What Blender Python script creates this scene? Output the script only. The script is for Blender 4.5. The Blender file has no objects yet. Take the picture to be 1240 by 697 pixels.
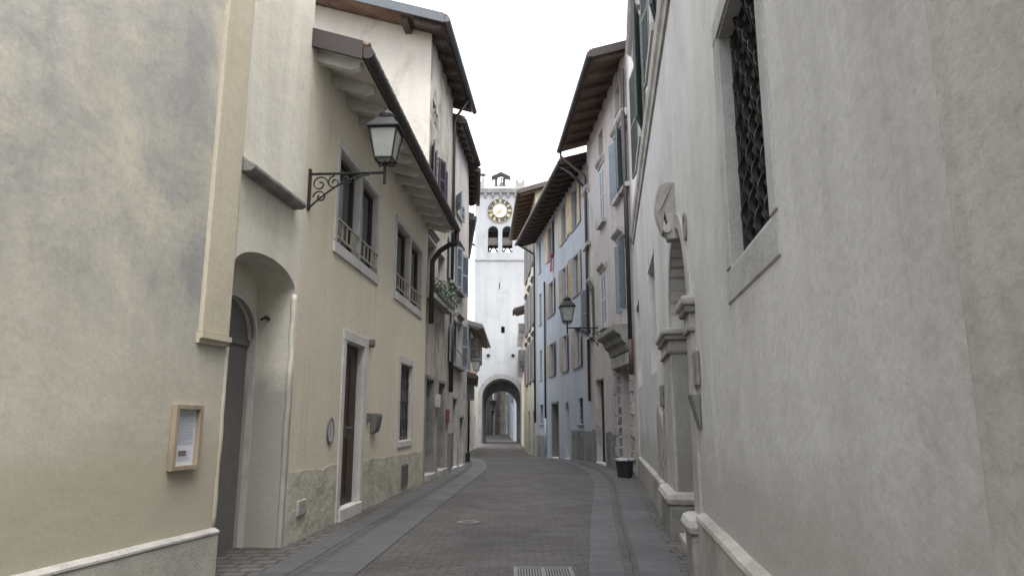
import bpy, bmesh, math, random
from mathutils import Vector, noise
random.seed(11)
S = bpy.context.scene
C = S.collection
R = math.radians

# ------------------------------------------------------------------ camera, sky, sun, exposure
F, CX, CY, EYE = 842.0, 620.0, 348.5, 1.25
PITCH = math.atan(161.5 / F)
cam = bpy.data.cameras.new('camera'); cam_o = bpy.data.objects.new('camera', cam); C.objects.link(cam_o)
cam.sensor_width = 36; cam.lens = 36 * F / 1240; cam.clip_start = .05; cam.clip_end = 2000
cam_o.location = (0, 0, EYE); cam_o.rotation_euler = (math.pi / 2 + PITCH, 0, 0)
S.camera = cam_o

SUN_EL, SUN_AZ = 64, 140           # soft overcast sun, from the left and a little behind
wd = bpy.data.worlds.new('World'); S.world = wd; wd.use_nodes = True
nt = wd.node_tree; nt.nodes.clear()
sky = nt.nodes.new('ShaderNodeTexSky'); sky.sky_type = 'NISHITA'; sky.sun_disc = False
sky.sun_elevation = R(SUN_EL); sky.sun_rotation = R(SUN_AZ); sky.dust_density = 4; sky.air_density = 1.0
hs = nt.nodes.new('ShaderNodeHueSaturation'); hs.inputs['Saturation'].default_value = .40
bg = nt.nodes.new('ShaderNodeBackground'); bg.inputs['Strength'].default_value = .15
wo = nt.nodes.new('ShaderNodeOutputWorld')
nt.links.new(sky.outputs[0], hs.inputs['Color']); cl_ = nt.nodes.new('ShaderNodeMix'); cl_.data_type = 'RGBA'; cl_.inputs[0].default_value = .6      # thin even overcast over the sky
cl_.inputs[7].default_value = (3.55, 3.62, 3.72, 1)
nt.links.new(hs.outputs[0], cl_.inputs[6]); nt.links.new(cl_.outputs[2], bg.inputs['Color']); nt.links.new(bg.outputs[0], wo.inputs[0])
sl = bpy.data.lights.new('sun', 'SUN'); sl.energy = .95; sl.angle = R(60); sl.color = (1, .98, .955)
so = bpy.data.objects.new('sun', sl); C.objects.link(so)
az, el = R(SUN_AZ), R(SUN_EL)
sd = Vector((math.sin(az) * math.cos(el), math.cos(az) * math.cos(el), math.sin(el)))
so.rotation_euler = sd.to_track_quat('Z', 'Y').to_euler(); so.location = sd * 100
S.view_settings.view_transform = 'Standard'; S.view_settings.look = 'None'
S.view_settings.exposure = 2.3; S.view_settings.gamma = 1; S.view_settings.use_curve_mapping = False
S.cycles.max_bounces = 6; S.cycles.diffuse_bounces = 5

# ------------------------------------------------------------------ helpers
cp, sp_ = math.cos(PITCH), math.sin(PITCH)
GP = [(-80, 0), (19, 0), (24, -.03), (34.5, -.43), (40, -.52), (65, -.75), (80, -.66), (95, -.38), (140, .1), (400, 2)]
def gz(y):
    for (a, za), (b, zb) in zip(GP, GP[1:]):
        if y <= b: return za + (zb - za) * max(0, y - a) / (b - a)
    return GP[-1][1]
def ray(px, py):
    v = (CY - py) / F
    return Vector(((px - CX) / F, cp - v * sp_, sp_ + v * cp))
def ground(px, py):                      # where a pixel's sight line meets the ground
    d = ray(px, py); t = 1.0
    for i in range(4000):
        p = Vector((0, 0, EYE)) + d * t
        if p.z < gz(p.y): break
        t += .02
    return p

class Wall:
    """a vertical plane: u along it, w out of it (towards the street), z up"""
    def __init__(s, p0, p1, side='L', n=None):
        s.p = Vector((p0[0], p0[1])); e = Vector((p1[0], p1[1])) - s.p; s.len = e.length; s.d = e.normalized()
        s.n = Vector((s.d.y, -s.d.x)) if side == 'L' else Vector((-s.d.y, s.d.x))
        if n is not None: s.n = n
    def pt(s, u, w, z):
        q = s.p + s.d * u + s.n * w
        return Vector((q.x, q.y, z))
    def uz(s, px, py, w=0):
        d = ray(px, py); q = s.p + s.n * w
        den = d.x * s.n.x + d.y * s.n.y
        t = (q.x * s.n.x + q.y * s.n.y) / den
        P = Vector((0, 0, EYE)) + d * t
        return (P.x - s.p.x) * s.d.x + (P.y - s.p.y) * s.d.y, P.z
    def rect(s, tl, br, w=0):
        a, b = s.uz(*tl, w), s.uz(*br, w)
        return min(a[0], b[0]), max(a[0], b[0]), min(a[1], b[1]), max(a[1], b[1])
    def hinge(s, u, w, ang):             # a sub-plane hinged on this one (shutters, doors)
        o = s.p + s.d * u + s.n * w
        d = s.d * math.cos(ang) + s.n * math.sin(ang)
        n = s.n * math.cos(ang) - s.d * math.sin(ang)
        return Wall((o.x, o.y), (o.x + d.x, o.y + d.y), n=n)
    def y(s, u): return s.p.y + s.d.y * u

ORG = {}
class MB:
    def __init__(s): s.v = []; s.f = []; s.uv = None
    def face(s, pts):
        i = len(s.v); s.v += [Vector(p) for p in pts]; s.f.append(list(range(i, i + len(pts)))); return s
    def box(s, W, u0, u1, w0, w1, z0, z1, dz=0):
        return s.prism(W, [(w0, z0), (w1, z0 + dz), (w1, z1 + dz), (w0, z1)], u0, u1)
    def prism(s, W, prof, u0, u1):       # profile in (w, z), extruded along u
        i = len(s.v); n = len(prof)
        s.v += [W.pt(u0, w, z) for w, z in prof] + [W.pt(u1, w, z) for w, z in prof]
        s.f += [[i + k, i + (k + 1) % n, i + n + (k + 1) % n, i + n + k] for k in range(n)]
        s.f += [list(range(i, i + n))[::-1], list(range(i + n, i + 2 * n))]
        return s
    def panel(s, W, poly, w0, w1):       # polygon in (u, z), extruded along w
        i = len(s.v); n = len(poly)
        s.v += [W.pt(u, w0, z) for u, z in poly] + [W.pt(u, w1, z) for u, z in poly]
        s.f += [[i + k, i + (k + 1) % n, i + n + (k + 1) % n, i + n + k] for k in range(n)]
        s.f += [list(range(i, i + n))[::-1], list(range(i + n, i + 2 * n))]
        return s
    def hexa(s, b, t):
        i = len(s.v); s.v += [Vector(p) for p in b] + [Vector(p) for p in t]; n = len(b)
        s.f += [[i + k, i + (k + 1) % n, i + n + (k + 1) % n, i + n + k] for k in range(n)]
        s.f += [list(range(i, i + n))[::-1], list(range(i + n, i + 2 * n))]; return s
    def tube(s, pts, r, n=8, cap=True):
        pts = [Vector(p) for p in pts]; i = len(s.v); m = len(pts)
        rr = r if isinstance(r, (list, tuple)) else [r] * m
        up = None
        for k, p in enumerate(pts):
            a = pts[max(k - 1, 0)]; b = pts[min(k + 1, m - 1)]; t = (b - a).normalized()
            if up is None:
                up = t.orthogonal().normalized()
            x = (up - t * up.dot(t)).normalized(); yv = t.cross(x); up = x
            s.v += [p + (x * math.cos(2 * math.pi * j / n) + yv * math.sin(2 * math.pi * j / n)) * rr[k] for j in range(n)]
        for k in range(m - 1):
            for j in range(n):
                s.f.append([i + k * n + j, i + k * n + (j + 1) % n, i + (k + 1) * n + (j + 1) % n, i + (k + 1) * n + j])
        if cap:
            s.f.append([i + j for j in range(n)][::-1]); s.f.append([i + (m - 1) * n + j for j in range(n)])
        return s
    def lathe(s, c, prof, n=16, rot=0):  # profile [(r, z)]
        i = len(s.v); c = Vector(c)
        for r, z in prof:
            s.v += [c + Vector((r * math.cos(2 * math.pi * j / n + rot), r * math.sin(2 * math.pi * j / n + rot), z)) for j in range(n)]
        for k in range(len(prof) - 1):
            for j in range(n):
                s.f.append([i + k * n + j, i + k * n + (j + 1) % n, i + (k + 1) * n + (j + 1) % n, i + (k + 1) * n + j])
        s.f.append([i + j for j in range(n)][::-1]); s.f.append([i + (len(prof) - 1) * n + j for j in range(n)])
        return s
    def build(s, name, m, parent=None, smooth=False, bevel=0, org=None):
        o0 = ORG.get(parent.name, Vector()) if parent else (Vector(org) if org else Vector())
        me = bpy.data.meshes.new(name)
        me.from_pydata([tuple(p - o0) for p in s.v], [], s.f)
        if s.uv:
            l = me.uv_layers.new(name='UVMap')
            for i, lp in enumerate(me.loops): l.data[i].uv = s.uv[lp.vertex_index]
        bm = bmesh.new(); bm.from_mesh(me); bmesh.ops.recalc_face_normals(bm, faces=bm.faces)
        if bevel:
            bmesh.ops.remove_doubles(bm, verts=bm.verts, dist=1e-5)
            es = [e for e in bm.edges if len(e.link_faces) == 2 and e.calc_face_angle(0) > .5]
            bmesh.ops.bevel(bm, geom=es, offset=bevel, segments=2, profile=.5, affect='EDGES', clamp_overlap=True)
        bm.to_mesh(me); bm.free()
        me.materials.append(m)
        if smooth:
            for p in me.polygons: p.use_smooth = True
        o = bpy.data.objects.new(name, me); C.objects.link(o)
        if parent:
            o.parent = parent
        else: o.location = o0
        ORG[o.name] = o0
        return o

def tag(o, label=None, cat=None, group=None, kind=None):
    if label: o['label'] = label
    if cat: o['category'] = cat
    if group: o['group'] = group
    if kind: o['kind'] = kind
    return o
def thing(name, loc, label, cat, group=None):
    o = bpy.data.objects.new(name, None); C.objects.link(o); o.location = loc; o.empty_display_size = .2
    ORG[o.name] = Vector(loc)
    return tag(o, label, cat, group)

# ------------------------------------------------------------------ materials
class NT:
    def __init__(s, name):
        s.m = bpy.data.materials.new(name); s.m.use_nodes = True; s.t = s.m.node_tree
        s.b = s.t.nodes['Principled BSDF']
        s.pos = s.t.nodes.new('ShaderNodeNewGeometry').outputs['Position']
    def n(s, ty, **kw):
        x = s.t.nodes.new(ty)
        for k, v in kw.items():
            if k in x.inputs: 
                if hasattr(v, 'is_linked'): s.t.links.new(v, x.inputs[k])
                else: x.inputs[k].default_value = v
            else: setattr(x, k, v)
        return x
    def l(s, a, b): s.t.links.new(a, b)
    def scaled(s, sc, src=None):
        x = s.n('ShaderNodeVectorMath', operation='MULTIPLY'); s.l(src or s.pos, x.inputs[0]); x.inputs[1].default_value = sc
        return x.outputs[0]
    def noise(s, scale, detail=6, rough=.6, vec=None, dist=0):
        x = s.n('ShaderNodeTexNoise', Scale=scale, Detail=detail, Roughness=rough, Distortion=dist)
        s.l(vec or s.pos, x.inputs['Vector']); return x.outputs[0]
    def ramp(s, fac, stops):
        x = s.n('ShaderNodeValToRGB'); s.l(fac, x.inputs[0]); cr = x.color_ramp
        while len(cr.elements) < len(stops): cr.elements.new(.5)
        for e, (p, c) in zip(cr.elements, stops):
            e.position = p; e.color = (*c, 1) if isinstance(c, (tuple, list)) else (c, c, c, 1)
        return x.outputs[0]
    def mix(s, fac, a, b, mode='MIX'):
        x = s.n('ShaderNodeMix', data_type='RGBA', blend_type=mode)
        for v, i in ((fac, 0), (a, 6), (b, 7)):
            if hasattr(v, 'is_linked'): s.l(v, x.inputs[i])
            elif isinstance(v, (int, float)): x.inputs[i].default_value = v if i == 0 else (v, v, v, 1)
            else: x.inputs[i].default_value = (*v, 1)
        return x.outputs[2]
    def math(s, op, a, b=0.0):
        x = s.n('ShaderNodeMath', operation=op)
        for v, i in ((a, 0), (b, 1)):
            if hasattr(v, 'is_linked'): s.l(v, x.inputs[i])
            else: x.inputs[i].default_value = v
        return x.outputs[0]
    def height(s):
        x = s.n('ShaderNodeSeparateXYZ'); s.l(s.pos, x.inputs[0]); return x.outputs[2]
    def done(s, col, rough=.9, bump=None, dist=.01, strength=.5, metal=0, spec=.3):
        if hasattr(col, 'is_linked'): s.l(col, s.b.inputs['Base Color'])
        else: s.b.inputs['Base Color'].default_value = (*col, 1)
        if hasattr(rough, 'is_linked'): s.l(rough, s.b.inputs['Roughness'])
        else: s.b.inputs['Roughness'].default_value = rough
        s.b.inputs['Metallic'].default_value = metal
        s.b.inputs['Specular IOR Level'].default_value = spec
        if bump is not None:
            bn = s.n('ShaderNodeBump', Strength=strength, Distance=dist); s.l(bump, bn.inputs['Height']); s.l(bn.outputs[0], s.b.inputs['Normal'])
        return s.m

def plaster(name, a, b, patch=None, patch_amt=(.52, .62), patch_scale=.7, streak=.25, off=0, base=None, base_h=.9, bump=.5, zmin=None, tall=1.0, crack=False, sst=(1.6, 1.6, .16)):
    """lime plaster: two close tones, rain streaks, repaired or stained patches, lumpy trowelled surface"""
    t = NT(name)
    sh = t.n('ShaderNodeVectorMath', operation='ADD'); t.l(t.pos, sh.inputs[0]); sh.inputs[1].default_value = (off, off * 1.7, off * .6)
    P = sh.outputs[0]
    big = t.noise(.55, 7, .62, P, .4)
    col = t.mix(t.ramp(big, [(.36, 0.), (.64, 1.)]), a, b)
    if patch:
        pv = t.scaled((1, 1, tall), P)
        msk = t.ramp(t.noise(patch_scale, 11, .68, pv, .5), [(patch_amt[0], 0.), (patch_amt[1], 1.)])
        if zmin is not None:
            zz = t.math('ADD', t.height(), t.math('MULTIPLY', t.noise(1.3, 4, .6, P), .9))
            msk = t.math('MULTIPLY', msk, t.ramp(t.math('MULTIPLY', t.math('SUBTRACT', zz, zmin), .8), [(0., 0.), (.8, 1.)]))
        col = t.mix(msk, col, patch)
    st = t.noise(1.0, 6, .65, t.scaled(sst, P), .5)
    dk = t.ramp(st, [(.42, 1.), (.72, 1. - streak)])
    col = t.mix(1.0, col, dk, 'MULTIPLY')
    dv = t.noise(1.0, 5, .6, t.scaled((9, 9, .10), P), .2); dg = t.noise(.9, 4, .6, P)
    drip = t.math('MULTIPLY', t.ramp(dv, [(.56, 0.), (.68, 1.)]), t.ramp(dg, [(.46, 0.), (.62, 1.)]))
    col = t.mix(t.math('MULTIPLY', drip, .30), col, tuple(q * .62 for q in a))
    sp = t.ramp(t.noise(26, 5, .7, P), [(.3, .9), (.6, 1.04)])
    col = t.mix(1.0, col, sp, 'MULTIPLY')
    if base:
        zz = t.math('ADD', t.height(), t.math('MULTIPLY', t.noise(1.6, 7, .7, P), -.9))
        col = t.mix(t.ramp(t.math('MULTIPLY', zz, .4), [((base_h - .62) * .4, 1.), ((base_h - .3) * .4, 0.)]), col, base)
    # hairline cracks and chips
    if crack:
        cr = t.n('ShaderNodeTexVoronoi', feature='DISTANCE_TO_EDGE', Scale=.55)
        wv = t.mix(.12, P, t.n('ShaderNodeTexNoise', Scale=2.5, Detail=6).outputs[1], 'ADD'); t.l(wv, cr.inputs['Vector'])
        ck = t.ramp(cr.outputs[0], [(.0, .0), (.006, 1.)])
        gate = t.ramp(t.noise(.8, 3, .5, P), [(.55, 0.), (.6, 1.)])
        ck = t.mix(gate, 1.0, ck)
        col = t.mix(1.0, col, t.ramp(ck, [(0., .62), (1., 1.)]), 'MULTIPLY')
    h = t.math('ADD', t.math('MULTIPLY', t.noise(3.2, 6, .6, P), 1.0), t.math('MULTIPLY', t.noise(38, 5, .65, P), .07))
    if crack: h = t.math('ADD', h, t.math('MULTIPLY', ck, .08))
    return t.done(col, .93, h, .045, bump, spec=.15)

def stone(name, a, b, sc=5, bump=.6, dirt=.5):
    t = NT(name)
    n1 = t.noise(sc, 9, .68, None, .3)
    col = t.mix(t.ramp(n1, [(.33, 0.), (.66, 1.)]), a, b)
    col = t.mix(1., col, t.ramp(t.noise(1.3, 6, .7), [(.42, 1.), (.7, 1 - dirt)]), 'MULTIPLY')
    col = t.mix(1., col, t.ramp(t.noise(60, 4, .7), [(.3, .85), (.65, 1.05)]), 'MULTIPLY')
    return t.done(col, .88, t.math('ADD', n1, t.math('MULTIPLY', t.noise(45, 4, .6), .35)), .02, bump, spec=.2)
def wood(name, a, b, sc=1.0, rough=.75):
    t = NT(name)
    n1 = t.noise(6 * sc, 6, .6, t.scaled((6, 6, .5)), .2)
    col = t.mix(t.ramp(n1, [(.35, 0.), (.65, 1.)]), a, b)
    col = t.mix(1., col, t.ramp(t.noise(2.2, 5, .65), [(.4, 1.), (.72, .68)]), 'MULTIPLY')
    return t.done(col, rough, n1, .004, .5, spec=.25)
def paint(name, c, rough=.6, metal=0, wear=.3, spec=.4):
    t = NT(name)
    col = t.mix(t.ramp(t.noise(7, 7, .65), [(.4, 0.), (.72, wear)]), c, tuple(x * .45 + .03 for x in c))
    r = t.ramp(t.noise(11, 4, .6), [(.3, rough - .12), (.7, min(1, rough + .15))])
    return t.done(col, r, t.noise(30, 4), .002, .3, metal, spec)
def flat(name, c, rough=.8, metal=0, spec=.3): return NT(name).done(c, rough, metal=metal, spec=spec)

def paving(name, bw, bh, mortar, c1, c2, cm, rough=.7, offset=.5, bump=.5, vary=.3, dist=.012):
    t = NT(name)
    uv = t.n('ShaderNodeTexCoord').outputs['UV']
    wob = t.n('ShaderNodeTexNoise', Scale=2.2, Detail=3); t.l(uv, wob.inputs['Vector'])
    uvw = t.mix(.07, uv, wob.outputs[1], 'ADD')
    br = t.n('ShaderNodeTexBrick', offset=offset)
    t.l(uvw, br.inputs['Vector'])
    br.inputs['Scale'].default_value = 1; br.inputs['Brick Width'].default_value = bw; br.inputs['Row Height'].default_value = bh
    br.inputs['Mortar Size'].default_value = mortar; br.inputs['Mortar Smooth'].default_value = .3; br.inputs['Bias'].default_value = 0
    br.inputs['Color1'].default_value = (*c1, 1); br.inputs['Color2'].default_value = (*c2, 1); br.inputs['Mortar'].default_value = (*cm, 1)
    big = t.ramp(t.noise(.7, 7, .65, None, .4), [(.35, 1 - vary), (.65, 1 + vary * .25)])
    col = t.mix(1., br.outputs[0], big, 'MULTIPLY')
    col = t.mix(1., col, t.ramp(t.noise(18, 6, .7), [(.3, .78), (.68, 1.1)]), 'MULTIPLY')
    h = t.math('ADD', t.math('SUBTRACT', 1.0, br.outputs[1]), t.math('MULTIPLY', t.noise(9, 6, .65), .6))
    rr = t.ramp(t.noise(3, 6, .6), [(.3, rough - .1), (.7, rough + .12)])
    return t.done(col, rr, h, dist, bump, spec=.3)

M = {}
M['L1'] = plaster('beige_plaster', (.535, .505, .415), (.575, .55, .465), (.35, .345, .335), (.39, .62), 1.0, .10, 3, base=(.47, .435, .345), base_h=1.1, zmin=1.75, bump=.22)
M['strip'] = plaster('ochre_plaster', (.50, .455, .35), (.55, .505, .40), None, streak=.1, off=9, bump=.25)
M['L1b'] = plaster('cream_plaster', (.65, .62, .53), (.70, .675, .59), (.50, .49, .44), (.58, .72), 1.2, .2, 5, bump=.3, base=(.38, .37, .33), base_h=1.7)
M['L2'] = plaster('peach_plaster', (.69, .635, .515), (.66, .60, .485), (.61, .555, .445), (.55, .75), 1.0, .08, 1, bump=.25)
M['dado'] = plaster('rough_cement', (.50, .475, .395), (.55, .52, .435), (.44, .42, .35), (.5, .62), 2.6, .15, 2, bump=1.0)
M['L3'] = plaster('smoke_grey_plaster', (.40, .375, .33), (.48, .455, .41), (.22, .21, .19), (.48, .64), 1.1, .4, 14, bump=.35)
M['L3g'] = plaster('pale_gable_plaster', (.50, .475, .42), (.55, .525, .47), (.43, .40, .35), (.52, .62), .8, .12, 6, bump=.3)
M['L4'] = plaster('ash_plaster', (.44, .42, .40), (.50, .48, .46), (.33, .32, .31), (.55, .65), 1.2, .25, 21)
M['white'] = plaster('white_plaster', (.76, .755, .75), (.80, .80, .79), (.68, .66, .65), (.56, .68), 1.0, .15, 8)
M['tower'] = plaster('tower_lime_plaster', (.30, .312, .328), (.325, .337, .352), (.27, .28, .293), (.50, .68), .5, .15, 31, bump=.25)
M['R1'] = plaster('light_grey_plaster', (.54, .54, .53), (.605, .605, .595), (.43, .425, .41), (.46, .68), .8, .12, 17, base=(.43, .42, .40), base_h=1.0, bump=.3, tall=.5)
M['R1up'] = plaster('skylit_chalk_plaster', (.72, .715, .70), (.77, .765, .75), None, streak=.12, off=19, bump=.3)  # chalky upper wall, its extra sky and sun brightness put into the colour
M['R0'] = plaster('brownish_plaster', (.48, .465, .44), (.53, .515, .49), (.425, .41, .385), (.5, .65), .9, .2, 23, bump=.35)
M['R2'] = plaster('mauve_grey_plaster', (.47, .44, .425), (.53, .50, .485), (.38, .355, .34), (.56, .68), .9, .22, 25, bump=.3)
M['R2low'] = plaster('dark_cement_dado', (.22, .215, .21), (.28, .275, .265), (.16, .155, .15), (.5, .62), 2.0, .3, 41, bump=.5)
M['blue'] = plaster('pale_blue_plaster', (.385, .425, .47), (.43, .465, .51), (.35, .375, .405), (.56, .72), 1.0, .14, 27, bump=.2)
M['R4'] = plaster('lemon_plaster', (.52, .50, .39), (.57, .55, .44), None, streak=.2, off=29)
M['R5'] = plaster('ochre_house_plaster', (.50, .42, .28), (.55, .47, .33), (.42, .35, .25), (.55, .7), 1., .2, 33)
M['far'] = plaster('dark_far_plaster', (.13, .122, .11), (.19, .18, .165), (.08, .075, .07), (.5, .64), 1., .35, 35)  # dark mottled tone for the houses beyond the archway
M['peel'] = plaster('bare_undercoat', (.37, .335, .29), (.44, .40, .35), (.28, .26, .23), (.5, .6), 3., .2, 37, bump=.8)
M['plinth'] = stone('plinth_stone', (.36, .345, .315), (.46, .445, .41), 3, .6, .45)
M['plinthL'] = stone('left_plinth_stone', (.47, .45, .395), (.55, .53, .47), 3, .6, .35)
M['coping'] = stone('worn_coping', (.56, .55, .52), (.66, .65, .62), 6, .5, .25)
M['stone'] = stone('grey_limestone', (.40, .385, .36), (.50, .485, .455), 5, .6, .4)
M['stonedk'] = stone('dark_limestone', (.24, .235, .22), (.34, .33, .31), 5, .7, .5)
M['frame'] = stone('painted_surround', (.56, .55, .53), (.64, .63, .61), 4, .35, .25)
M['tstone'] = stone('tower_stone', (.22, .22, .217), (.27, .27, .265), 4, .4, .35)
M['r1frame'] = stone('pale_window_stone', (.40, .40, .392), (.48, .48, .47), 5, .5, .3)
M['hood'] = stone('dark_hood_stone', (.11, .108, .10), (.16, .155, .145), 5, .6, .4)  # plain dark stone for the lemon house hoods and sills
M['rafter'] = paint('limewashed_rafter', (.62, .60, .565), .85, wear=.4, spec=.15)
M['rafterdk'] = wood('old_dark_rafter', (.072, .060, .054), (.115, .096, .086))
M['rafterrd'] = wood('red_brown_board', (.095, .070, .058), (.145, .108, .088))
M['raftergr'] = wood('weathered_grey_board', (.20, .185, .165), (.30, .28, .25))
M['soffit'] = paint('limewashed_board', (.58, .56, .52), .85, wear=.4, spec=.15)
M['tile'] = stone('clay_tile', (.19, .125, .10), (.26, .18, .145), 3, .5, .5)
M['metaldk'] = paint('dark_brown_sheet_metal', (.060, .050, .048), .5, .35, .3)
M['metalgr'] = paint('grey_sheet_metal', (.095, .105, .115), .5, .3, .25)
M['copper'] = paint('brown_copper', (.125, .082, .062), .55, .4, .5)
M['zinc'] = paint('pale_zinc', (.42, .46, .52), .5, .4, .3)
M['iron'] = paint('black_iron', (.022, .022, .024), .5, .4, .4)
M['lead'] = paint('verdigris_lead', (.34, .42, .42), .6, .2, .4)
M['steel'] = paint('brushed_steel', (.20, .196, .188), .5, .5, .3)
M['brown'] = wood('brown_wood', (.052, .032, .023), (.078, .048, .035), 1, .5)
M['greywood'] = wood('grey_wood', (.19, .185, .18), (.27, .265, .255))
M['slate'] = paint('slate_paint', (.17, .165, .16), .7, wear=.3)
M['sh_beige'] = wood('beige_shutter', (.46, .37, .25), (.54, .45, .32))
M['sh_tan'] = wood('tan_shutter', (.33, .28, .23), (.42, .36, .30))
M['sh_blue'] = paint('blue_grey_shutter', (.21, .25, .29), .7, wear=.35)
M['sh_pale'] = paint('pale_blue_shutter', (.42, .455, .50), .7, wear=.25)
M['sh_black'] = paint('dark_plum_shutter', (.045, .040, .055), .5, wear=.3)
M['sh_green'] = paint('dark_green_shutter', (.065, .085, .085), .6, wear=.35)
M['sh_grey'] = paint('warm_grey_shutter', (.27, .26, .26), .7, wear=.3)
M['railing'] = paint('cream_iron', (.40, .375, .30), .6, wear=.3)
M['glass'] = flat('window_glass', (.028, .032, .036), .06, 0, .6)
M['dark'] = flat('dark_interior', (.018, .017, .016), .9)
M['void'] = paint('black_brown_door', (.035, .032, .03), .8, wear=.3, spec=.2)
M['frost'] = paint('frosted_glass', (.30, .32, .30), .25, wear=.15, spec=.6)
M['curtain'] = paint('grey_curtain', (.30, .29, .28), .9, wear=.3)
M['paper'] = paint('printed_paper', (.66, .68, .74), .7, wear=.08)
M['ink'] = flat('pale_ink', (.42, .44, .50), .8)
M['photo'] = paint('brown_print', (.20, .16, .13), .6)
M['pine'] = wood('pale_pine', (.33, .27, .195), (.39, .32, .24))
M['gold'] = paint('gilded_metal', (.42, .36, .19), .5, .3, .3)
M['navy'] = paint('blue_black_enamel', (.035, .04, .06), .5)
M['dial'] = paint('dial_white', (.45, .45, .47), .7, wear=.3)
M['blackplastic'] = paint('black_plastic', (.02, .02, .022), .45, wear=.4)
M['bag'] = paint('white_plastic_bag', (.36, .38, .41), .4, wear=.3)
M['red'] = paint('dull_red', (.22, .06, .065), .7)
M['cloth'] = paint('faded_red_cloth', (.40, .10, .13), .9)
M['leaf'] = paint('leaf_green', (.045, .075, .04), .6, wear=.5)
M['grass'] = paint('weed_green', (.09, .14, .05), .7, wear=.4)
M['road'] = paving('brick_setts', .17, .09, .008, (.078, .072, .070), (.102, .095, .091), (.060, .057, .055), .72, .5, .55, .3)
M['slab'] = paving('smooth_stone_slab', 1.1, .62, .012, (.090, .092, .096), (.108, .110, .114), (.055, .055, .056), .6, .37, .35, .25, .006)
M['strip_cob'] = paving('sett_channel', .16, .115, .012, (.084, .083, .082), (.102, .101, .100), (.065, .064, .063), .75, .5, .6, .3)
M['ground'] = paving('worn_cobble', .21, .17, .02, (.115, .108, .10), (.145, .138, .128), (.07, .067, .063), .8, .4, .7, .35)

# ------------------------------------------------------------------ ground
def wprism(W, prof, u0, u1, amp=.008, step=.22, seed=0):
    mb = MB(); n = max(2, int((u1 - u0) / step)); m = len(prof)
    for k in range(n + 1):
        u = u0 + (u1 - u0) * k / n
        a = noise.noise(Vector((u * 1.7, seed, 0))) * amp * 1.5 + noise.noise(Vector((u * 7, seed, 5))) * amp
        b = noise.noise(Vector((u * 5, seed, 9))) * amp
        mb.v += [W.pt(u, w + (b if w > .02 else 0), z + a) for w, z in prof]
    for k in range(n):
        for j in range(m): mb.f.append([k * m + j, k * m + (j + 1) % m, (k + 1) * m + (j + 1) % m, (k + 1) * m + j])
    mb.f += [list(range(m))[::-1], list(range(n * m, n * m + m))]
    return mb
def bead(W, u, w, z0, z1, r, amp, seed):
    pts, rr = [], []; n = int((z1 - z0) / .07)
    for k in range(n + 1):
        z = z0 + (z1 - z0) * k / n; f = noise.fractal(Vector((seed, z * 2.2, 0)), 1, 2, 4)
        pts.append(W.pt(u + amp * f, w - r * .6 + amp * .5 * noise.noise(Vector((seed, z * 4, 7))), z)); rr.append(r)
    return MB().tube(pts, rr, 10)
def resample(poly, ys):
    out = []
    for y in ys:
        for (x0, y0), (x1, y1) in zip(poly, poly[1:]):
            if y <= y1 or (x1, y1) == poly[-1]:
                out.append(x0 + (x1 - x0) * (y - y0) / (y1 - y0)); break
    return out
def smooth_poly(p, y0, y1, step=.5):
    n = int((y1 - y0) / step); ys = [y0 + (y1 - y0) * i / n for i in range(n + 1)]
    xs = resample(p, ys)
    for _ in range(4): xs = [xs[0]] + [(xs[i - 1] + 2 * xs[i] + xs[i + 1]) / 4 for i in range(1, len(xs) - 1)] + [xs[-1]]
    return ys, xs
def strip(name, pa, pb, y0, y1, lift, mat, nx=6, swap=False):
    ys, xa = smooth_poly(pa, y0, y1); _, xb = smooth_poly(pb, y0, y1)
    mb = MB(); mb.uv = []
    for y, a, b in zip(ys, xa, xb):
        for j in range(nx + 1):
            x = a + (b - a) * j / nx
            mb.v.append(Vector((x, y, gz(y) + lift))); mb.uv.append((y, x - a) if swap else (x, y))
    for i in range(len(ys) - 1):
        for j in range(nx):
            k = i * (nx + 1) + j; mb.f.append([k, k + 1, k + nx + 2, k + nx + 1])
    o = mb.build(name, M[mat]); tag(o, kind='structure'); return o
g = MB(); g.uv = []
ys = [-80, 0, 10, 19, 24, 29, 34.5, 40, 50, 65, 80, 95, 140, 400]
for y in ys:
    for x in (-300, -40, -10, 0, 10, 40, 300): g.v.append(Vector((x, y, gz(y)))); g.uv.append((x, y))
for i in range(len(ys) - 1):
    for j in range(6): k = i * 7 + j; g.f.append([k, k + 1, k + 8, k + 7])
tag(g.build('ground', M['ground']), kind='structure')

RL = [(-3.0, -40), (-1.7, -3), (-1.29, 6.1), (-1.07, 11.1), (-.73, 17.5), (-.68, 20), (-.95, 24), (-1.66, 30), (-2.15, 40), (-2.3, 62), (-3.4, 80), (-2.5, 100)]
RR = [(-2.4, -40), (-.45, -3), (.633, 6.1), (1.04, 9.6), (1.73, 15.0), (1.90, 18), (1.78, 22), (1.3, 25.5), (.55, 32), (.2, 38), (.25, 62), (-.9, 80), (.5, 100)]
def off(p, d): return [(x + d, y) for x, y in p]
strip('road', RL, RR, -40, 100, .006, 'road', 10)
strip('pavement', off(RL, -.42), off(RL, -.004), -40, 44, .010, 'slab', 2, True)
strip('paving_channel', off(RL, -.57), off(RL, -.424), -40, 44, .008, 'strip_cob', 2, True)
strip('pavement', off(RL, -.82), off(RL, -.574), -40, 22, .010, 'slab', 2, True)
strip('pavement', off(RR, .004), off(RR, .30), -40, 31, .010, 'slab', 2, True)
strip('paving_channel', off(RR, .304), off(RR, .43), -40, 31, .008, 'strip_cob', 2, True)
strip('pavement', off(RR, .434), off(RR, .78), -40, 27, .010, 'slab', 2, True)

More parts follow.
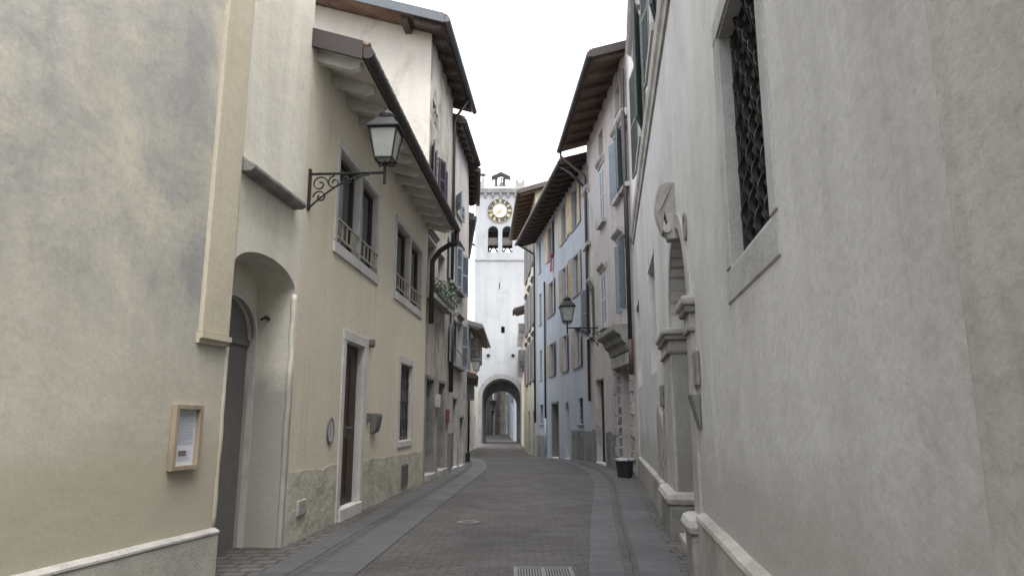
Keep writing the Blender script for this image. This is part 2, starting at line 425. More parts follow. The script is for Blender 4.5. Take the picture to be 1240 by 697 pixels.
# ------------------------------------------------------------------ building kit
class House:
    def __init__(s, name, label, W, cat='house', group=None):
        s.W = W; s.holes = []
        p = W.pt(W.len / 2, 0, 0); s.root = thing(name, (p.x, p.y, gz(p.y)), label, cat, group)
    def hole(s, u0, u1, z0, z1, d, arch=0, bottom=True): s.holes.append((u0, u1, z0, z1, d, arch, bottom))
    def wall(s, u0, u1, z0, z1, D, mat, tan=0, run=None, name='wall', gable_open=False):
        W = s.W; mb = MB()
        us = sorted({u0, u1, *[h[0] for h in s.holes], *[h[1] for h in s.holes]})
        zs = sorted({z0, z1, *[h[2] for h in s.holes], *[h[3] for h in s.holes]})
        us = [u for u in us if u0 - 1e-6 <= u <= u1 + 1e-6]; zs = [z for z in zs if z0 - 1e-6 <= z <= z1 + 1e-6]
        for ua, ub in zip(us, us[1:]):
            for za, zb in zip(zs, zs[1:]):
                uc, zc = (ua + ub) / 2, (za + zb) / 2
                if any(h[0] < uc < h[1] and h[2] < zc < h[3] for h in s.holes): continue
                mb.face([W.pt(ua, 0, za), W.pt(ub, 0, za), W.pt(ub, 0, zb), W.pt(ua, 0, zb)])
        for a, b, c, e, d, arch, bottom in s.holes:
            if bottom: mb.face([W.pt(a, 0, c), W.pt(b, 0, c), W.pt(b, -d, c), W.pt(a, -d, c)])
            sp = e - arch
            for q in (a, b): mb.face([W.pt(q, 0, c), W.pt(q, 0, sp), W.pt(q, -d, sp), W.pt(q, -d, c)])
            if arch:
                arc = arc_pts(a, b, sp, arch, 20)
                for (p, q), (r, t) in zip(arc, arc[1:]):
                    mb.face([W.pt(p, 0, q), W.pt(r, 0, t), W.pt(r, -d, t), W.pt(p, -d, q)])
                    mb.face([W.pt(p, 0, q), W.pt(r, 0, t), W.pt(r, 0, e), W.pt(p, 0, e)])
            else: mb.face([W.pt(a, 0, e), W.pt(b, 0, e), W.pt(b, -d, e), W.pt(a, -d, e)])
        for q in (u0, u1): mb.face([W.pt(q, 0, z0), W.pt(q, -D, z0), W.pt(q, -D, z1), W.pt(q, 0, z1)])
        mb.face([W.pt(u0, -D, z0), W.pt(u1, -D, z0), W.pt(u1, -D, z1), W.pt(u0, -D, z1)])
        if tan:
            r = run or D
            mb.prism(W, [(0, z1), (-r, z1 + r * tan), (-r, z1)], u0, u1)
        else: mb.face([W.pt(u0, 0, z1), W.pt(u1, 0, z1), W.pt(u1, -D, z1), W.pt(u0, -D, z1)])
        return mb.build(name, mat, s.root)
    def roof(s, u0, u1, ze, over, tan=.31, run=5, raft=(.55, .12, .15, 'rafterdk'), soffit='rafterdk', edge='metaldk', verge=True, gr=.075, v0=.35, v1=0, gutter=True):
        W = s.W; a, b = u0 - v0, u1 + v1
        z = lambda w: ze + (over - w) * tan
        mb = MB()
        n = max(2, int((b - a) / .22)); 
        mb.prism(W, [(over, z(over) + .035), (-run, z(-run) + .035), (-run, z(-run) + .13), (over, z(over) + .13)], a, b)
        for k in range(n):                # barrel tiles
            u = a + (b - a) * (k + .5) / n
            mb.tube([W.pt(u, over + .05, z(over) + .14), W.pt(u, -run, z(-run) + .14)], .085, 6)
        ro = mb.build('roof', M['tile'], s.root)
        MB().prism(W, [(over - .01, z(over)), (-.6, z(-.6)), (-.6, z(-.6) + .03), (over - .01, z(over) + .03)], a + .01, b - .01).build('soffit', M[soffit], ro)
        sp, rw, rh, rm = raft
        u = a + .15
        while u < b - rw:
            e = over - .06
            MB().prism(W, [(e, z(e) - rh * .55), (e - .12, z(e - .12) - rh), (-.3, z(-.3) - rh), (-.3, z(-.3) - .002), (e, z(e) - .002)], u, u + rw).build('rafter', M[rm], ro, bevel=.008)
            u += sp
        if gutter:
            gu = MB(); gu.tube([W.pt(a - .02, over + gr, ze + .03), W.pt(b, over + gr, ze + .03)], gr, 12); gu.build('gutter', M[edge], s.root, smooth=False)
        if verge:
            MB().prism(W, [(over + .02, z(over) - .06), (-run, z(-run) - .06), (-run, z(-run) + .17), (over + .02, z(over) + .17)], a - .045, a - .003).build('verge_board', M[edge], s.root)
        return z
    def pipe(s, pts, r, mat, name='downpipe'):
        o = MB().tube(pts, r, 10).build(name, M[mat], s.root, smooth=True)
        return o

def arc_pts(a, b, sp, rise, n=20):
    c, h = (a + b) / 2, (b - a) / 2
    return [(c - h * math.cos(math.pi * k / n), sp + rise * math.sin(math.pi * k / n)) for k in range(n + 1)]

def shutter(W, u, w, dirn, width, z0, z1, ang, mat, parent, louvre=True, t=.035):
    """one leaf hinged at u; dirn +1 closes towards +u; ang 0 closed, 180 folded back on the wall"""
    a = R(ang)
    H = W.hinge(u, w, a if dirn > 0 else math.pi - a)
    nside = 1 if dirn > 0 else -1
    mb = MB(); fr = min(.07, width * .2)
    w0, w1 = (0, t) if nside > 0 else (-t, 0)
    if louvre:
        mb.box(H, 0, fr, w0, w1, z0, z1); mb.box(H, width - fr, width, w0, w1, z0, z1)
        zm = z0 + (z1 - z0) * .5
        for q, hh in ((z0, fr), (zm - fr / 2, fr), (z1 - fr, fr)): mb.box(H, fr, width - fr, w0 + .001, w1 - .001, q, q + hh)
        for lo, hi in ((z0 + fr, zm - fr / 2), (zm + fr / 2, z1 - fr)):
            n = max(3, int((hi - lo) / .062))
            for k in range(n):
                q = lo + (hi - lo) * (k + .5) / n
                d = .022
                mb.prism(H, [(w0 + .004, q - d), (w1 - .004, q + d), (w1 - .004, q + d + .008), (w0 + .004, q - d + .008)] if True else [], fr - .002, width - fr + .002)
    else:
        n = max(2, int(width / .13))
        for k in range(n):
            mb.box(H, width * k / n + .002, width * (k + 1) / n - .002, w0 + .006, w1 - .006, z0, z1)
        for q in (.14, .8): mb.box(H, .01, width - .01, w0, w1, z0 + (z1 - z0) * q, z0 + (z1 - z0) * q + .09)
    return mb.build('shutter', M[mat], parent)

def window(h, rc, depth=.22, frame='brown', pane='glass', surround=None, sill=None, cornice=None, sh=None, mull=True, railing=None, bars=None, closed=None, arch=0):
    """h House; rc = (u0,u1,z0,z1). sh = list of (side, ang, mat, louvre). Returns the window part"""
    u0, u1, z0, z1 = rc; W = h.W
    h.hole(u0, u1, z0, z1, depth + .12, arch)
    mb = MB(); f = min(.07, (u1 - u0) * .16); d0, d1 = -depth - .05, -depth
    mb.box(W, u0, u0 + f, d0, d1, z0, z1); mb.box(W, u1 - f, u1, d0, d1, z0, z1)
    mb.box(W, u0 + f, u1 - f, d0, d1, z0, z0 + f); mb.box(W, u0 + f, u1 - f, d0, d1, z1 - f, z1)
    if mull:
        c = (u0 + u1) / 2; mb.box(W, c - f * .5, c + f * .5, d0, d1 - .003, z0 + f, z1 - f)
        for q in (.36, .68): mb.box(W, u0 + f, u1 - f, d0 + .01, d1 - .012, z0 + (z1 - z0) * q, z0 + (z1 - z0) * q + .03)
    o = mb.build('window', M[frame], h.root)
    MB().box(W, u0 + .002, u1 - .002, d0 - .03, d0 + .02, z0 + .002, z1 - .002).build('pane', M[pane], o)
    if surround:
        sw, pr, sm = surround; s = MB()
        s.box(W, u0 - sw, u0 - .001, -.01, pr, z0, z1); s.box(W, u1 + .001, u1 + sw, -.01, pr, z0, z1)
        s.box(W, u0 - sw, u1 + sw, -.012, pr + .003, z1 + .001, z1 + sw * 1.05)
        s.build('surround', M[sm], o, bevel=.006)
        for q_ in [MB().box(W, u0 + .001, u0 + .014, -depth + .001, -.004, z0, z1 - .015), MB().box(W, u1 - .014, u1 - .001, -depth + .001, -.004, z0, z1 - .015), MB().box(W, u0 + .001, u1 - .001, -depth + .001, -.004, z1 - .014, z1 - .001)]: q_.build('reveal', M[sm], o)
    if sill:
        ov, pr, hh, sm = sill
        s = MB(); s.prism(W, [(-depth, z0 - .002), (pr, z0 - .015), (pr, z0 - hh), (-.01, z0 - hh)], u0 - ov, u1 + ov)
        s.build('sill', M[sm], o, bevel=.006)
    if cornice:
        ov, pr, hh, gap, sm = cornice; zc = z1 + gap
        s = MB(); s.prism(W, [(.0, zc), (pr * .35, zc), (pr * .45, zc + hh * .35), (pr * .75, zc + hh * .5), (pr, zc + hh * .75), (pr, zc + hh), (.0, zc + hh * 1.15)], u0 - ov, u1 + ov)
        s.build('cornice', M[sm], o)
    for side, ang, sm, lv in (sh or []):
        wd_ = (u1 - u0) / 2
        if side == 'a': shutter(W, u0, .03, 1, wd_, z0 - .02, z1 + .02, ang, sm, o, lv)
        else: shutter(W, u1, .03, -1, wd_, z0 - .02, z1 + .02, ang, sm, o, lv)
    if closed:
        cm, cw = closed
        for k in (0, 1):
            a = u0 + (u1 - u0) * .5 * k
            shutter(W, a, cw, 1, (u1 - u0) / 2 - .006, z0, z1, 0, cm, o, True)
    if railing:
        r = MB(); w = .02
        for q in (.06, .30): r.box(W, u0, u1, w - .012, w + .012, z0 + q - .012, z0 + q + .012)
        for k in range(1, 5): u = u0 + (u1 - u0) * k / 5; r.box(W, u - .009, u + .009, w - .009, w + .009, z0 + .072, z0 + .288)
        r.build('railing', M[railing], o)
    if bars:
        r = MB(); n = max(3, int((u1 - u0) / .12))
        for k in range(1, n): u = u0 + (u1 - u0) * k / n; r.tube([W.pt(u, -.05, z0), W.pt(u, -.05, z1)], .009, 6)
        for q in (.25, .5, .75): r.box(W, u0, u1, -.058, -.042, z0 + (z1 - z0) * q - .012, z0 + (z1 - z0) * q + .012)
        r.build('bars', M[bars], o)
    return o

def door(h, rc, depth=.25, mat='greywood', surround=None, step=None, handle='steel', arch=0, panels=True):
    u0, u1, z0, z1 = rc; W = h.W
    h.hole(u0, u1, z0, z1, depth + .1, arch)
    mb = MB(); d1 = -depth
    if arch:
        poly = [(u0, z0)] + arc_pts(u0, u1, z1 - arch, arch, 14) + [(u1, z0)]
        mb.panel(W, poly, d1 - .06, d1)
    else: mb.box(W, u0 + .002, u1 - .002, d1 - .06, d1, z0, z1 - .002)
    if panels:
        c = (u0 + u1) / 2; wq = (u1 - u0) / 2
        for k in (0, 1):
            a = u0 + wq * k
            for lo, hi in ((.06, .4), (.46, .92)):
                mb.box(W, a + wq * .16, a + wq * .84, d1, d1 + .015, z0 + (z1 - z0 - arch) * lo, z0 + (z1 - z0 - arch) * hi)
    o = mb.build('door', M[mat], h.root)
    if handle:
        u = u0 + (u1 - u0) * .46; z = z0 + 1.02
        hb = MB(); hb.tube([W.pt(u, d1 + .0, z), W.pt(u, d1 + .06, z), W.pt(u + .11, d1 + .065, z)], .011, 6); hb.box(W, u - .02, u + .02, d1, d1 + .008, z - .12, z + .05)
        hb.build('handle', M[handle], o)
    if surround:
        sw, pr, sm = surround; s = MB()
        s.box(W, u0 - sw, u0 - .001, -.01, pr, z0 - .3, z1); s.box(W, u1 + .001, u1 + sw, -.01, pr, z0 - .3, z1)
        s.box(W, u0 - sw, u1 + sw, -.012, pr + .003, z1 + .001, z1 + sw)
        s.build('surround', M[sm], o, bevel=.008)
        for q_ in [MB().box(W, u0 + .001, u0 + .014, -depth + .001, -.004, z0 + .003, z1 - .015), MB().box(W, u1 - .014, u1 - .001, -depth + .001, -.004, z0 + .003, z1 - .015), MB().box(W, u0 + .001, u1 - .001, -depth + .001, -.004, z1 - .014, z1 - .001)]: q_.build('reveal', M[sm], o)
    if step:
        pr, hh, sm = step
        MB().box(W, u0 - .06, u1 + .06, -depth, pr, z0 - hh, z0 + .002).build('step', M[sm], o, bevel=.01)
    return o

def ragged(W, u0, u1, z0, ztop, amp, w, seed, step=.05, slope=0):
    """a plaster layer whose upper edge has broken away"""
    n = int((u1 - u0) / step); pts = []
    for k in range(n + 1):
        u = u0 + (u1 - u0) * k / n
        z = ztop + slope * (u - u0) + amp * noise.fractal(Vector((u * 1.6, seed, 0)), 1.0, 2.0, 5) + amp * .35 * noise.noise(Vector((u * 14, seed, 3)))
        pts.append((u, z))
    mb = MB()
    for (a, za), (b, zb) in zip(pts, pts[1:]):
        mb.panel(W, [(a, z0), (b, z0), (b, zb), (a, za)], 0, w)
    return mb

# ------------------------------------------------------------------ left: the near beige house
dl = Vector((.206, 1)).normalized(); cor = Vector((-2.465, 6.03)); back = cor - dl * 24
W1 = Wall(back, cor); U1 = W1.len
h = House('corner_house', 'beige plaster house with grey blotches and an ochre pilaster strip, nearest on the left', W1)
pz = W1.uz(263, 635)[1]
h.wall(0, U1, -1, 8, 5, M['L1'])
MB().box(W1, 0, U1 + .0, -.02, .045, -1, pz - .055).build('plinth', M['plinthL'], h.root, bevel=.01)
wprism(W1, [(-.02, pz - .054), (.052, pz - .054), (.05, pz - .038), (.0, pz - .012), (-.02, pz - .012)], 10, U1, .003).build('plinth_ledge', M['stone'], h.root)
ua = W1.uz(239.5, 405)[0]; ub = U1 - .05; sz = W1.uz(256, 405)[1]
MB().box(W1, ua, ub, -.02, .035, sz, 7.9).build('pilaster', M['strip'], h.root, bevel=.012)
MB().prism(W1, [(-.01, sz - .085), (.025, sz - .085), (.03, sz - .05), (.055, sz - .045), (.055, sz - .002), (-.01, sz - .002)], ua - .015, ub + .012).build('pilaster_foot', M['strip'], h.root)

bead(W1, U1 - .012, 0, pz, sz - .08, .03, .016, 3).build('wall_corner', M['L1'], h.root, smooth=True)
rc = W1.rect((208, 489), (234.5, 567)); u0, u1, z0, z1 = rc
t = thing('notice_board', W1.pt((u0 + u1) / 2, 0, z0), 'pale wooden frame holding a printed notice on the beige wall', 'notice')
fb = MB(); fw = .038
fb.box(W1, u0, u0 + fw, .003, .05, z0, z1); fb.box(W1, u1 - fw, u1, .003, .05, z0, z1)
fb.box(W1, u0 + fw, u1 - fw, .004, .049, z0, z0 + fw); fb.box(W1, u0 + fw, u1 - fw, .004, .049, z1 - fw, z1)
fb.build('frame', M['pine'], t, bevel=.004)
pp = MB().box(W1, u0 + fw - .002, u1 - fw + .002, .006, .012, z0 + fw - .002, z1 - fw + .002).build('paper', M['paper'], t)
ink = MB()
hh = z1 - z0 - 2 * fw; a0, a1 = u0 + fw + .025, u1 - fw - .025
for k in range(22):
    q = z1 - fw - .03 - k * hh * .026
    ink.box(W1, a0, a1 - random.random() * .05 * (k % 4 == 3) * 2, .012, .0135, q - .0045, q)
for k in range(4): ink.box(W1, a0 + .03, a1 - .03, .012, .0135, z0 + fw + .035 + k * .018, z0 + fw + .041 + k * .018)
ink.build('text_lines', M['ink'], pp)
uc = (a0 + a1) / 2 - .01
MB().box(W1, uc - .045, uc + .045, .012, .0138, z0 + fw + hh * .16, z0 + fw + hh * .26).build('printed_picture', M['photo'], pp)

# ------------------------------------------------------------------ left: tall pale block over an arched doorway
W1b = Wall((-2.48, 6.02), (-2.33, 7.46)); U = W1b.len
h = House('doorway_house', 'narrow cream wall over a deep arched doorway, between the beige and peach houses', W1b)
ujr = W1b.uz(350, 480)[0]; zsp = W1b.uz(350.5, 342)[1]; zap = W1b.uz(305, 300)[1]
DP = .41
h.hole(.02, ujr, -1, zap, DP, zap - zsp + .08, False)
h.wall(0, U, -1, 6.8, 5, M['L1b'])
ud = W1b.uz(297, 560, -DP)[0]; zd = W1b.uz(281, 357, -DP)[1]; wdt = .95
poly = [(ud - wdt, -.2)] + arc_pts(ud - wdt, ud, zd - .38, .38, 14) + [(ud, -.2)]
bw = MB()
bw.box(W1b, ud + .002, ujr + .02, -DP - .12, -DP + .0, -.5, zap + .1)
bw.box(W1b, .0, ud - wdt - .002, -DP - .12, -DP + .0, -.5, zap + .1)
ar = arc_pts(ud - wdt, ud, zd - .38, .38, 14)
for (p, q), (r, s_) in zip(ar, ar[1:]): bw.panel(W1b, [(p, q), (r, s_), (r, zap + .1), (p, zap + .1)], -DP - .12, -DP)
bw.build('recess_wall', M['L1b'], h.root)
do = MB().panel(W1b, poly, -DP - .12, -DP - .07).build('door', M['slate'], h.root)
MB().box(W1b, ud - wdt, ud, -DP - .07, -DP - .045, zd - .46, zd - .40).build('transom', M['slate'], do)
sm = MB(); ar2 = arc_pts(ud - wdt - .0, ud + .0, zd - .38, .38, 14); ar3 = arc_pts(ud - wdt - .05, ud + .05, zd - .38, .43, 14)
pi_ = [(ud, -.2)] + ar2[::-1] + [(ud - wdt, -.2)]; po_ = [(ud + .05, -.2)] + ar3[::-1] + [(ud - wdt - .05, -.2)]
for k in range(len(pi_) - 1): sm.panel(W1b, [pi_[k], po_[k], po_[k + 1], pi_[k + 1]], -DP - .03, -DP + .025)
sm.build('door_frame', M['coping'], do)
uh = W1b.uz(322, 371, -.2); 
q = W1b.pt(ujr - .0, -.28, 2.33)
MB().tube([q, q + Vector((-.0, -.08, .01)), q + Vector((-.02, -.16, -.03))], [.02, .018, .012], 8).build('lamp_stub', M['iron'], h.root)
bead(W1b, ujr + .012, 0, -.1, zsp - .1, .03, .022, 8).build('jamb_edge', M['L1b'], h.root, smooth=True)
# sloping stone ledge
ul0, zl = W1b.uz(291, 200); ul1 = W1b.uz(357, 243)[0]
zl2 = W1b.uz(350, 236)[1]
MB().prism(W1b, [(-.02, 0), (.10, 0), (.14, .03), (.14, .07), (-.02, .17)], ul0, ul1).build('ledge', M['stonedk'], h.root, bevel=.012)
lg = bpy.context.scene.objects['ledge']
for v in lg.data.vertices: v.co.z += (zl + zl2) / 2 - .09

# ------------------------------------------------------------------ left: peach house
W2 = Wall((-2.33, 7.46), (-1.88, 15.05)); U = W2.len
h = House('peach_house', 'peach plaster house with paired upstairs windows and a brown front door', W2)
OV = .58
ze = (W2.uz(436, 70, OV)[1] + W2.uz(549, 276, OV)[1]) / 2
print('L2 ze', ze, W2.uz(436, 70, OV), W2.uz(549, 276, OV))
SUR = (.13, .02, 'frame')
o1 = W2.rect((412, 183.5), (432.5, 314)); o2 = W2.rect((438.5, 222), (455, 331))
o3 = W2.rect((481, 265), (494.5, 345)); o4 = W2.rect((498.2, 283), (509.5, 360))
zb, zt = (o1[2] + o2[2]) / 2, (o1[3] + o2[3] + o3[3] + o4[3]) / 4
print('L2 win', o1, o2, o3, o4)
for k, o in enumerate((o1, o2, o3, o4)):
    w = window(h, (o[0], o[1], zb, zt), .085, 'brown', 'glass', (.10, .018, 'frame'), (.10, .03, .16, 'frame'), railing='railing', mull=False)
d = W2.rect((418.7, 413), (433.8, 608)); d = (d[0], W2.uz(440, 430)[0], W2.uz(425, 610)[1], W2.uz(430, 416.5)[1])
print('L2 door', d)
door(h, d, .085, 'brown', (.14, .022, 'frame'), (.05, .16, 'coping'))
lw = W2.rect((485.2, 438.7), (496.5, 531.5))
window(h, lw, .05, 'greywood', 'curtain', (.13, .015, 'frame'), (.1, .02, .12, 'frame'), mull=False, bars='iron')
tan = .31
h.wall(0, U, -1.2, ze + OV * tan + .03, 6, M['L2'], tan, 5)
h.roof(0, U, ze, OV, tan, 5, (.60, .11, .14, 'rafter'), 'soffit', 'metaldk', v0=-.01, v1=.02)
zq = W2.uz(380, 566)[1]; zq2 = W2.uz(507, 547)[1]
print('dado', zq, zq2)
ragged(W2, 0, d[0] - .14, -1.2, zq, .045, .006, 4, slope=(zq2 - zq) / U).build('dado', M['dado'], h.root)
ragged(W2, d[1] + .14, U, -1.2, zq + (zq2 - zq) * d[1] / U, .025, .006, 9, slope=(zq2 - zq) / U).build('dado', M['dado'], h.root)
v = W2.rect((485.5, 563), (492.5, 586))
vb = MB().box(W2, v[0], v[1], .0, .022, v[2], v[3])
for k in range(9): q = v[2] + (v[3] - v[2]) * (k + .3) / 9; vb.box(W2, v[0] + .02, v[1] - .02, .022, .03, q, q + .02)
vb.build('vent', M['slate'], h.root)
v = W2.rect((359.5, 594), (368, 621))
MB().box(W2, v[0], v[1], .0, .03, v[2], v[2] + (v[3] - v[2]) * .6).build('meter_hatch', M['stone'], h.root, bevel=.006)
# downpipe with swan neck
g0 = W2.pt(U - .05, OV + .075, ze + .0); dpx = W2.uz(515, 330, .1)
p = [g0 + Vector((0, 0, -.02)), g0 + Vector((0, 0, -.22)), g0 + Vector((-.02, 0, -.32))]
q = W2.pt(U + .02, .11, ze - .62)
p += [g0 * .75 + q * .25 + Vector((0, 0, -.15)), g0 * .3 + q * .7 + Vector((0, 0, -.02)), q + Vector((0, 0, -.06)), q + Vector((0, 0, -.2)), Vector((q.x, q.y, 3.35))]
h.pipe(p, .058, 'metaldk')

v = W2.rect((395, 509), (403, 533)); uc, zc = (v[0] + v[1]) / 2, (v[2] + v[3]) / 2; ru, rz = .115, .15
t = thing('oval_plaque', W2.pt(uc, 0, zc - rz), 'small oval house sign with a dark rim left of the brown door', 'plaque')
el_ = lambda a, b, n=28: [(uc + a * math.cos(2 * math.pi * k / n), zc + b * math.sin(2 * math.pi * k / n)) for k in range(n)]
MB().panel(W2, el_(ru, rz), .003, .015).build('plate', M['frame'], t)
rg = MB(); e1, e2 = el_(ru + .012, rz + .012), el_(ru - .014, rz - .016)
for k in range(28): j = (k + 1) % 28; rg.panel(W2, [e1[k], e1[j], e2[j], e2[k]], .003, .022)
rg.build('rim', M['slate'], t)
MB().box(W2, uc - .012, uc + .012, .015, .019, zc - .085, zc + .085).build('numeral', M['slate'], t)

v = W2.rect((448, 500), (459.5, 524))
t = thing('mailbox', W2.pt((v[0] + v[1]) / 2, 0, v[2]), 'grey metal mailbox tilting out from the wall right of the brown door', 'mailbox')
a, b, z0, z1 = v[0] + .04, v[0] + .32, v[2] + .03, v[3]
MB().prism(W2, [(.004, z0 - .03), (.07, z0), (.115, z1 - .03), (.10, z1), (.004, z1)], a, b).build('body', M['steel'], t, bevel=.006)
MB().prism(W2, [(.078, z0 + .06), (.09, z0 + .055), (.120, z1 - .05), (.108, z1 - .045)], a + .02, b - .02).build('flap', M['slate'], t)
v = W2.rect((444, 499.5), (447.2, 511))
t = thing('doorbell', W2.pt(v[0], 0, v[2]), 'small pale doorbell panel between the brown door and the grey mailbox', 'doorbell')
MB().box(W2, v[0], v[0] + .11, .002, .03, v[2], v[3]).build('panel', M['steel'], t, bevel=.005)
MB().lathe(W2.pt(v[0] + .055, .03, v[2] + .06), [(.014, -.01), (.014, .01)], 10).build('button', M['slate'], t)
v = W2.rect((446.8, 411.5), (450, 420))
tb = MB().box(W2, v[0], v[0] + .12, .002, .07, v[2], v[2] + .10); tb.box(W2, v[0] + .02, v[0] + .1, .02, .06, v[2] - .02, v[2] - .001)
tag(tb.build('wall_light', M['steel'], None, bevel=.008, org=W2.pt(v[0], 0, v[2])), 'tiny square light beside the top corner of the white door surround', 'wall light')

# ------------------------------------------------------------------ street lanterns
def lantern(W, pxw, pxl, label, tone='iron', scale=1.0, zbar=None, arm_len=None, glass='frost', uz=None):
    """pxw: bar meets wall; pxl: lamp axis. scrolled bracket + four-sided glazed lantern"""
    u, zb = uz or W.uz(*pxw)
    if arm_len is None:
        d = ray(*pxl); q = W.pt(u, 0, 0)
        # intersection of the sight plane with the line going straight out of the wall
        den = d.x * W.n.y - d.y * W.n.x
        arm_len = -(q.x * d.y - q.y * d.x) / (W.n.x * d.y - W.n.y * d.x)
    L = arm_len; s = scale
    P = lambda w, z, du=0: W.pt(u + du, w, z)
    t = thing('street_lantern', P(0, zb), label, 'street lamp', 'wall lanterns')
    b = MB(); b.box(W, u - .025, u + .025, .0, .025, zb - .45 * s, zb + .06 * s)
    b.tube([P(0.01, zb), P(L + .02, zb)], .016 * s, 6)
    def spiral(w0, z0, r, turns, a0, sgn, n=22):
        pts = []
        for k in range(n):
            q = k / (n - 1); rr = r * (1 - .8 * q); a = a0 + sgn * 2 * math.pi * turns * q
            pts.append(P(w0 + rr * math.cos(a), z0 + rr * math.sin(a)))
        b.tube(pts, .010 * s, 5)
    arc = [P(.02 + (L * .78) * q, zb - .40 * s * (1 - q) ** 1.8 - .02) for q in [k / 12 for k in range(13)]]
    b.tube(arc, .012 * s, 5)
    spiral(L * .15, zb - .13 * s, .105 * s, 1.3, 0, 1); spiral(L * .16, zb - .29 * s, .085 * s, 1.2, math.pi, -1)
    spiral(L * .34, zb - .11 * s, .085 * s, 1.3, math.pi / 2, 1); spiral(L * .50, zb - .075 * s, .06 * s, 1.2, 0, -1); spiral(L * .63, zb - .055 * s, .045 * s, 1.2, 0, 1)
    b.tube([P(L, zb - .12 * s), P(L, zb + .14 * s)], .018 * s, 8); b.lathe(P(L, zb - .15 * s), [(.004, 0), (.022 * s, .02), (.004, .05 * s)], 8)
    b.build('bracket', M[tone], t)
    c = P(L, zb + .16 * s); rot = math.atan2(W.n.y, W.n.x) + math.pi / 4
    rb, rt, hg = .105 * s * 1.414, .165 * s * 1.414, .36 * s
    fr = MB(); cs = []
    for j in range(4):
        a = rot + j * math.pi / 2; e = Vector((math.cos(a), math.sin(a), 0))
        fr.tube([c + e * rb, c + e * rt + Vector((0, 0, hg))], .011 * s, 5); cs.append((c + e * rb, c + e * rt + Vector((0, 0, hg))))
        fr.tube([P(L, zb + .10 * s), c + e * rb * .8 + Vector((0, 0, -.05 * s)), c + e * rb], .010 * s, 5)
    for j in range(4):
        k = (j + 1) % 4
        fr.tube([cs[j][0], cs[k][0]], .012 * s, 5); fr.tube([cs[j][1], cs[k][1]], .014 * s, 5)
    fr.build('lantern_frame', M[tone], t)
    gm = MB().lathe(c + Vector((0, 0, .004)), [(rb * .96, 0), (rt * .965, hg - .005)], 4, rot); gm.build('glass', M[glass], t)
    z = hg
    MB().lathe(c, [(rt * 1.18, z), (rt * 1.2, z + .015 * s), (rt * .62, z + .14 * s), (rt * .58, z + .15 * s)], 4, rot).build('hood', M[tone], t)
    MB().lathe(c, [(.085 * s, z + .151 * s), (.095 * s, z + .17 * s), (.095 * s, z + .21 * s), (.06 * s, z + .25 * s), (.03 * s, z + .26 * s), (.012, z + .29 * s)], 12).build('chimney', M[tone], t, smooth=False)
    return t
lantern(W2, (374.5, 211), (466, 206), 'large black iron lantern on a scrolled bracket on the peach house', scale=.95)

# ------------------------------------------------------------------ left: tall grey house, then two more
W3 = Wall((-1.91, 15.07), (-1.66, 18.3)); U = W3.len
h = House('grey_house', 'tall smoke grey house with two narrow doors and dark shutters, beyond the peach house', W3)
OV = .42
ze = 10.15
print('L3 ze', ze, W3.uz(541, 30, OV), W3.uz(564, 137, OV), U)
def at(W, px, py): return W.uz(px, py)
ZD = 2.35
for a, b in (((516.2, 458), (524.5, 575)), ((531, 463), (538, 566))):
    r = W3.rect(a, b)
    z0 = .12; door(h, (r[0], W3.uz(b[0] + .6, 470)[0], z0, W3.uz(*a)[1]), .22, 'void', (.09, .015, 'stonedk'), (.10, .13, 'stone'), None)
a = W3.rect((517.5, 286), (526, 362)); b = W3.rect((530, 302), (537, 375))
for r in (a, b):
    window(h, (r[0], r[1], a[2], a[3]), .15, 'greywood', 'curtain', (.07, .02, 'stone'), None, (.06, .10, .12, .1, 'stonedk') if r is a else None, mull=True)
for tl, br in (((514.5, 158), (520, 222)), ((526.5, 190), (531, 240))):
    r = W3.rect(tl, br); q = max(.46, r[0]); r = (q, q + .75, r[2], r[3])
    window(h, r, .12, 'brown', 'glass', None, (.05, .05, .06, 'stone'), sh=[('a', 164, 'sh_black', True), ('b', 164, 'sh_black', True)])
for tl, br in (((516.5, 101), (519.5, 131)), ((526.3, 131), (529.5, 158))):
    r = W3.rect(tl, br); q = max(.35, r[0]); window(h, (q, q + .45, r[2], r[3]), .12, 'greywood', 'dark', None, None, mull=False)
h.wall(0, U, -1.2, ze + OV * .31 + .02, 7, M['L3'], .31, 6)
h.roof(0, U, ze, OV, .31, 6, (.7, .12, .15, 'rafterdk'), 'rafterdk', 'metalgr', v0=.72, v1=.85)
# paler plaster skin on the gable above the peach roof
zr = 5.6
gb = MB()
gp = lambda w, z: W3.pt(-.012, w, z)
zw = ze + OV * .31 - .02
gb.prism(W3, [(.008, zr), (.008, zw), (-6, zw + 6 * .31), (-6, zr)], -.02, .0)
gb.build('gable_plaster', M['L3g'], h.root)
W3g = Wall((W3.pt(0, -3, 0).x, W3.pt(0, -3, 0).y), (W3.p.x, W3.p.y))
up = MB(); up.box(W3, .02, U - .02, .0, .010, zr + .6, zw - .02)
pb = MB().box(W3, -.5, -.02, -.62, -.46, zw + .02, zw + .24); pb.build('purlin', M['rafterdk'], h.root)
h.pipe([W3.pt(U - .05, OV + .02, ze - .02), W3.pt(U - .05, .12, ze - .5), W3.pt(U - .05, .06, ze - .7), W3.pt(U - .05, .06, 4.6)], .04, 'metaldk')
h.pipe([W3.pt(U + .0, .07, 4.5), W3.pt(U + .0, .07, 2.0)], .055, 'metaldk')
MB().box(W3, a[0] - .1, b[1] + .05, .0, .22, a[2] - .16, a[2] - .04).build('window_ledge', M['stone'], h.root, bevel=.01)
WU3 = U
r = W3.rect((527, 477), (531, 493)); 
mb = MB().box(W3, r[0], r[0] + .22, .0, .09, r[2], r[3]); tag(mb.build('meter_box', M['coping'], None, bevel=.01, org=W3.pt(r[0], 0, r[2])), 'pale meter box on the pier between the two narrow doors', 'meter box')
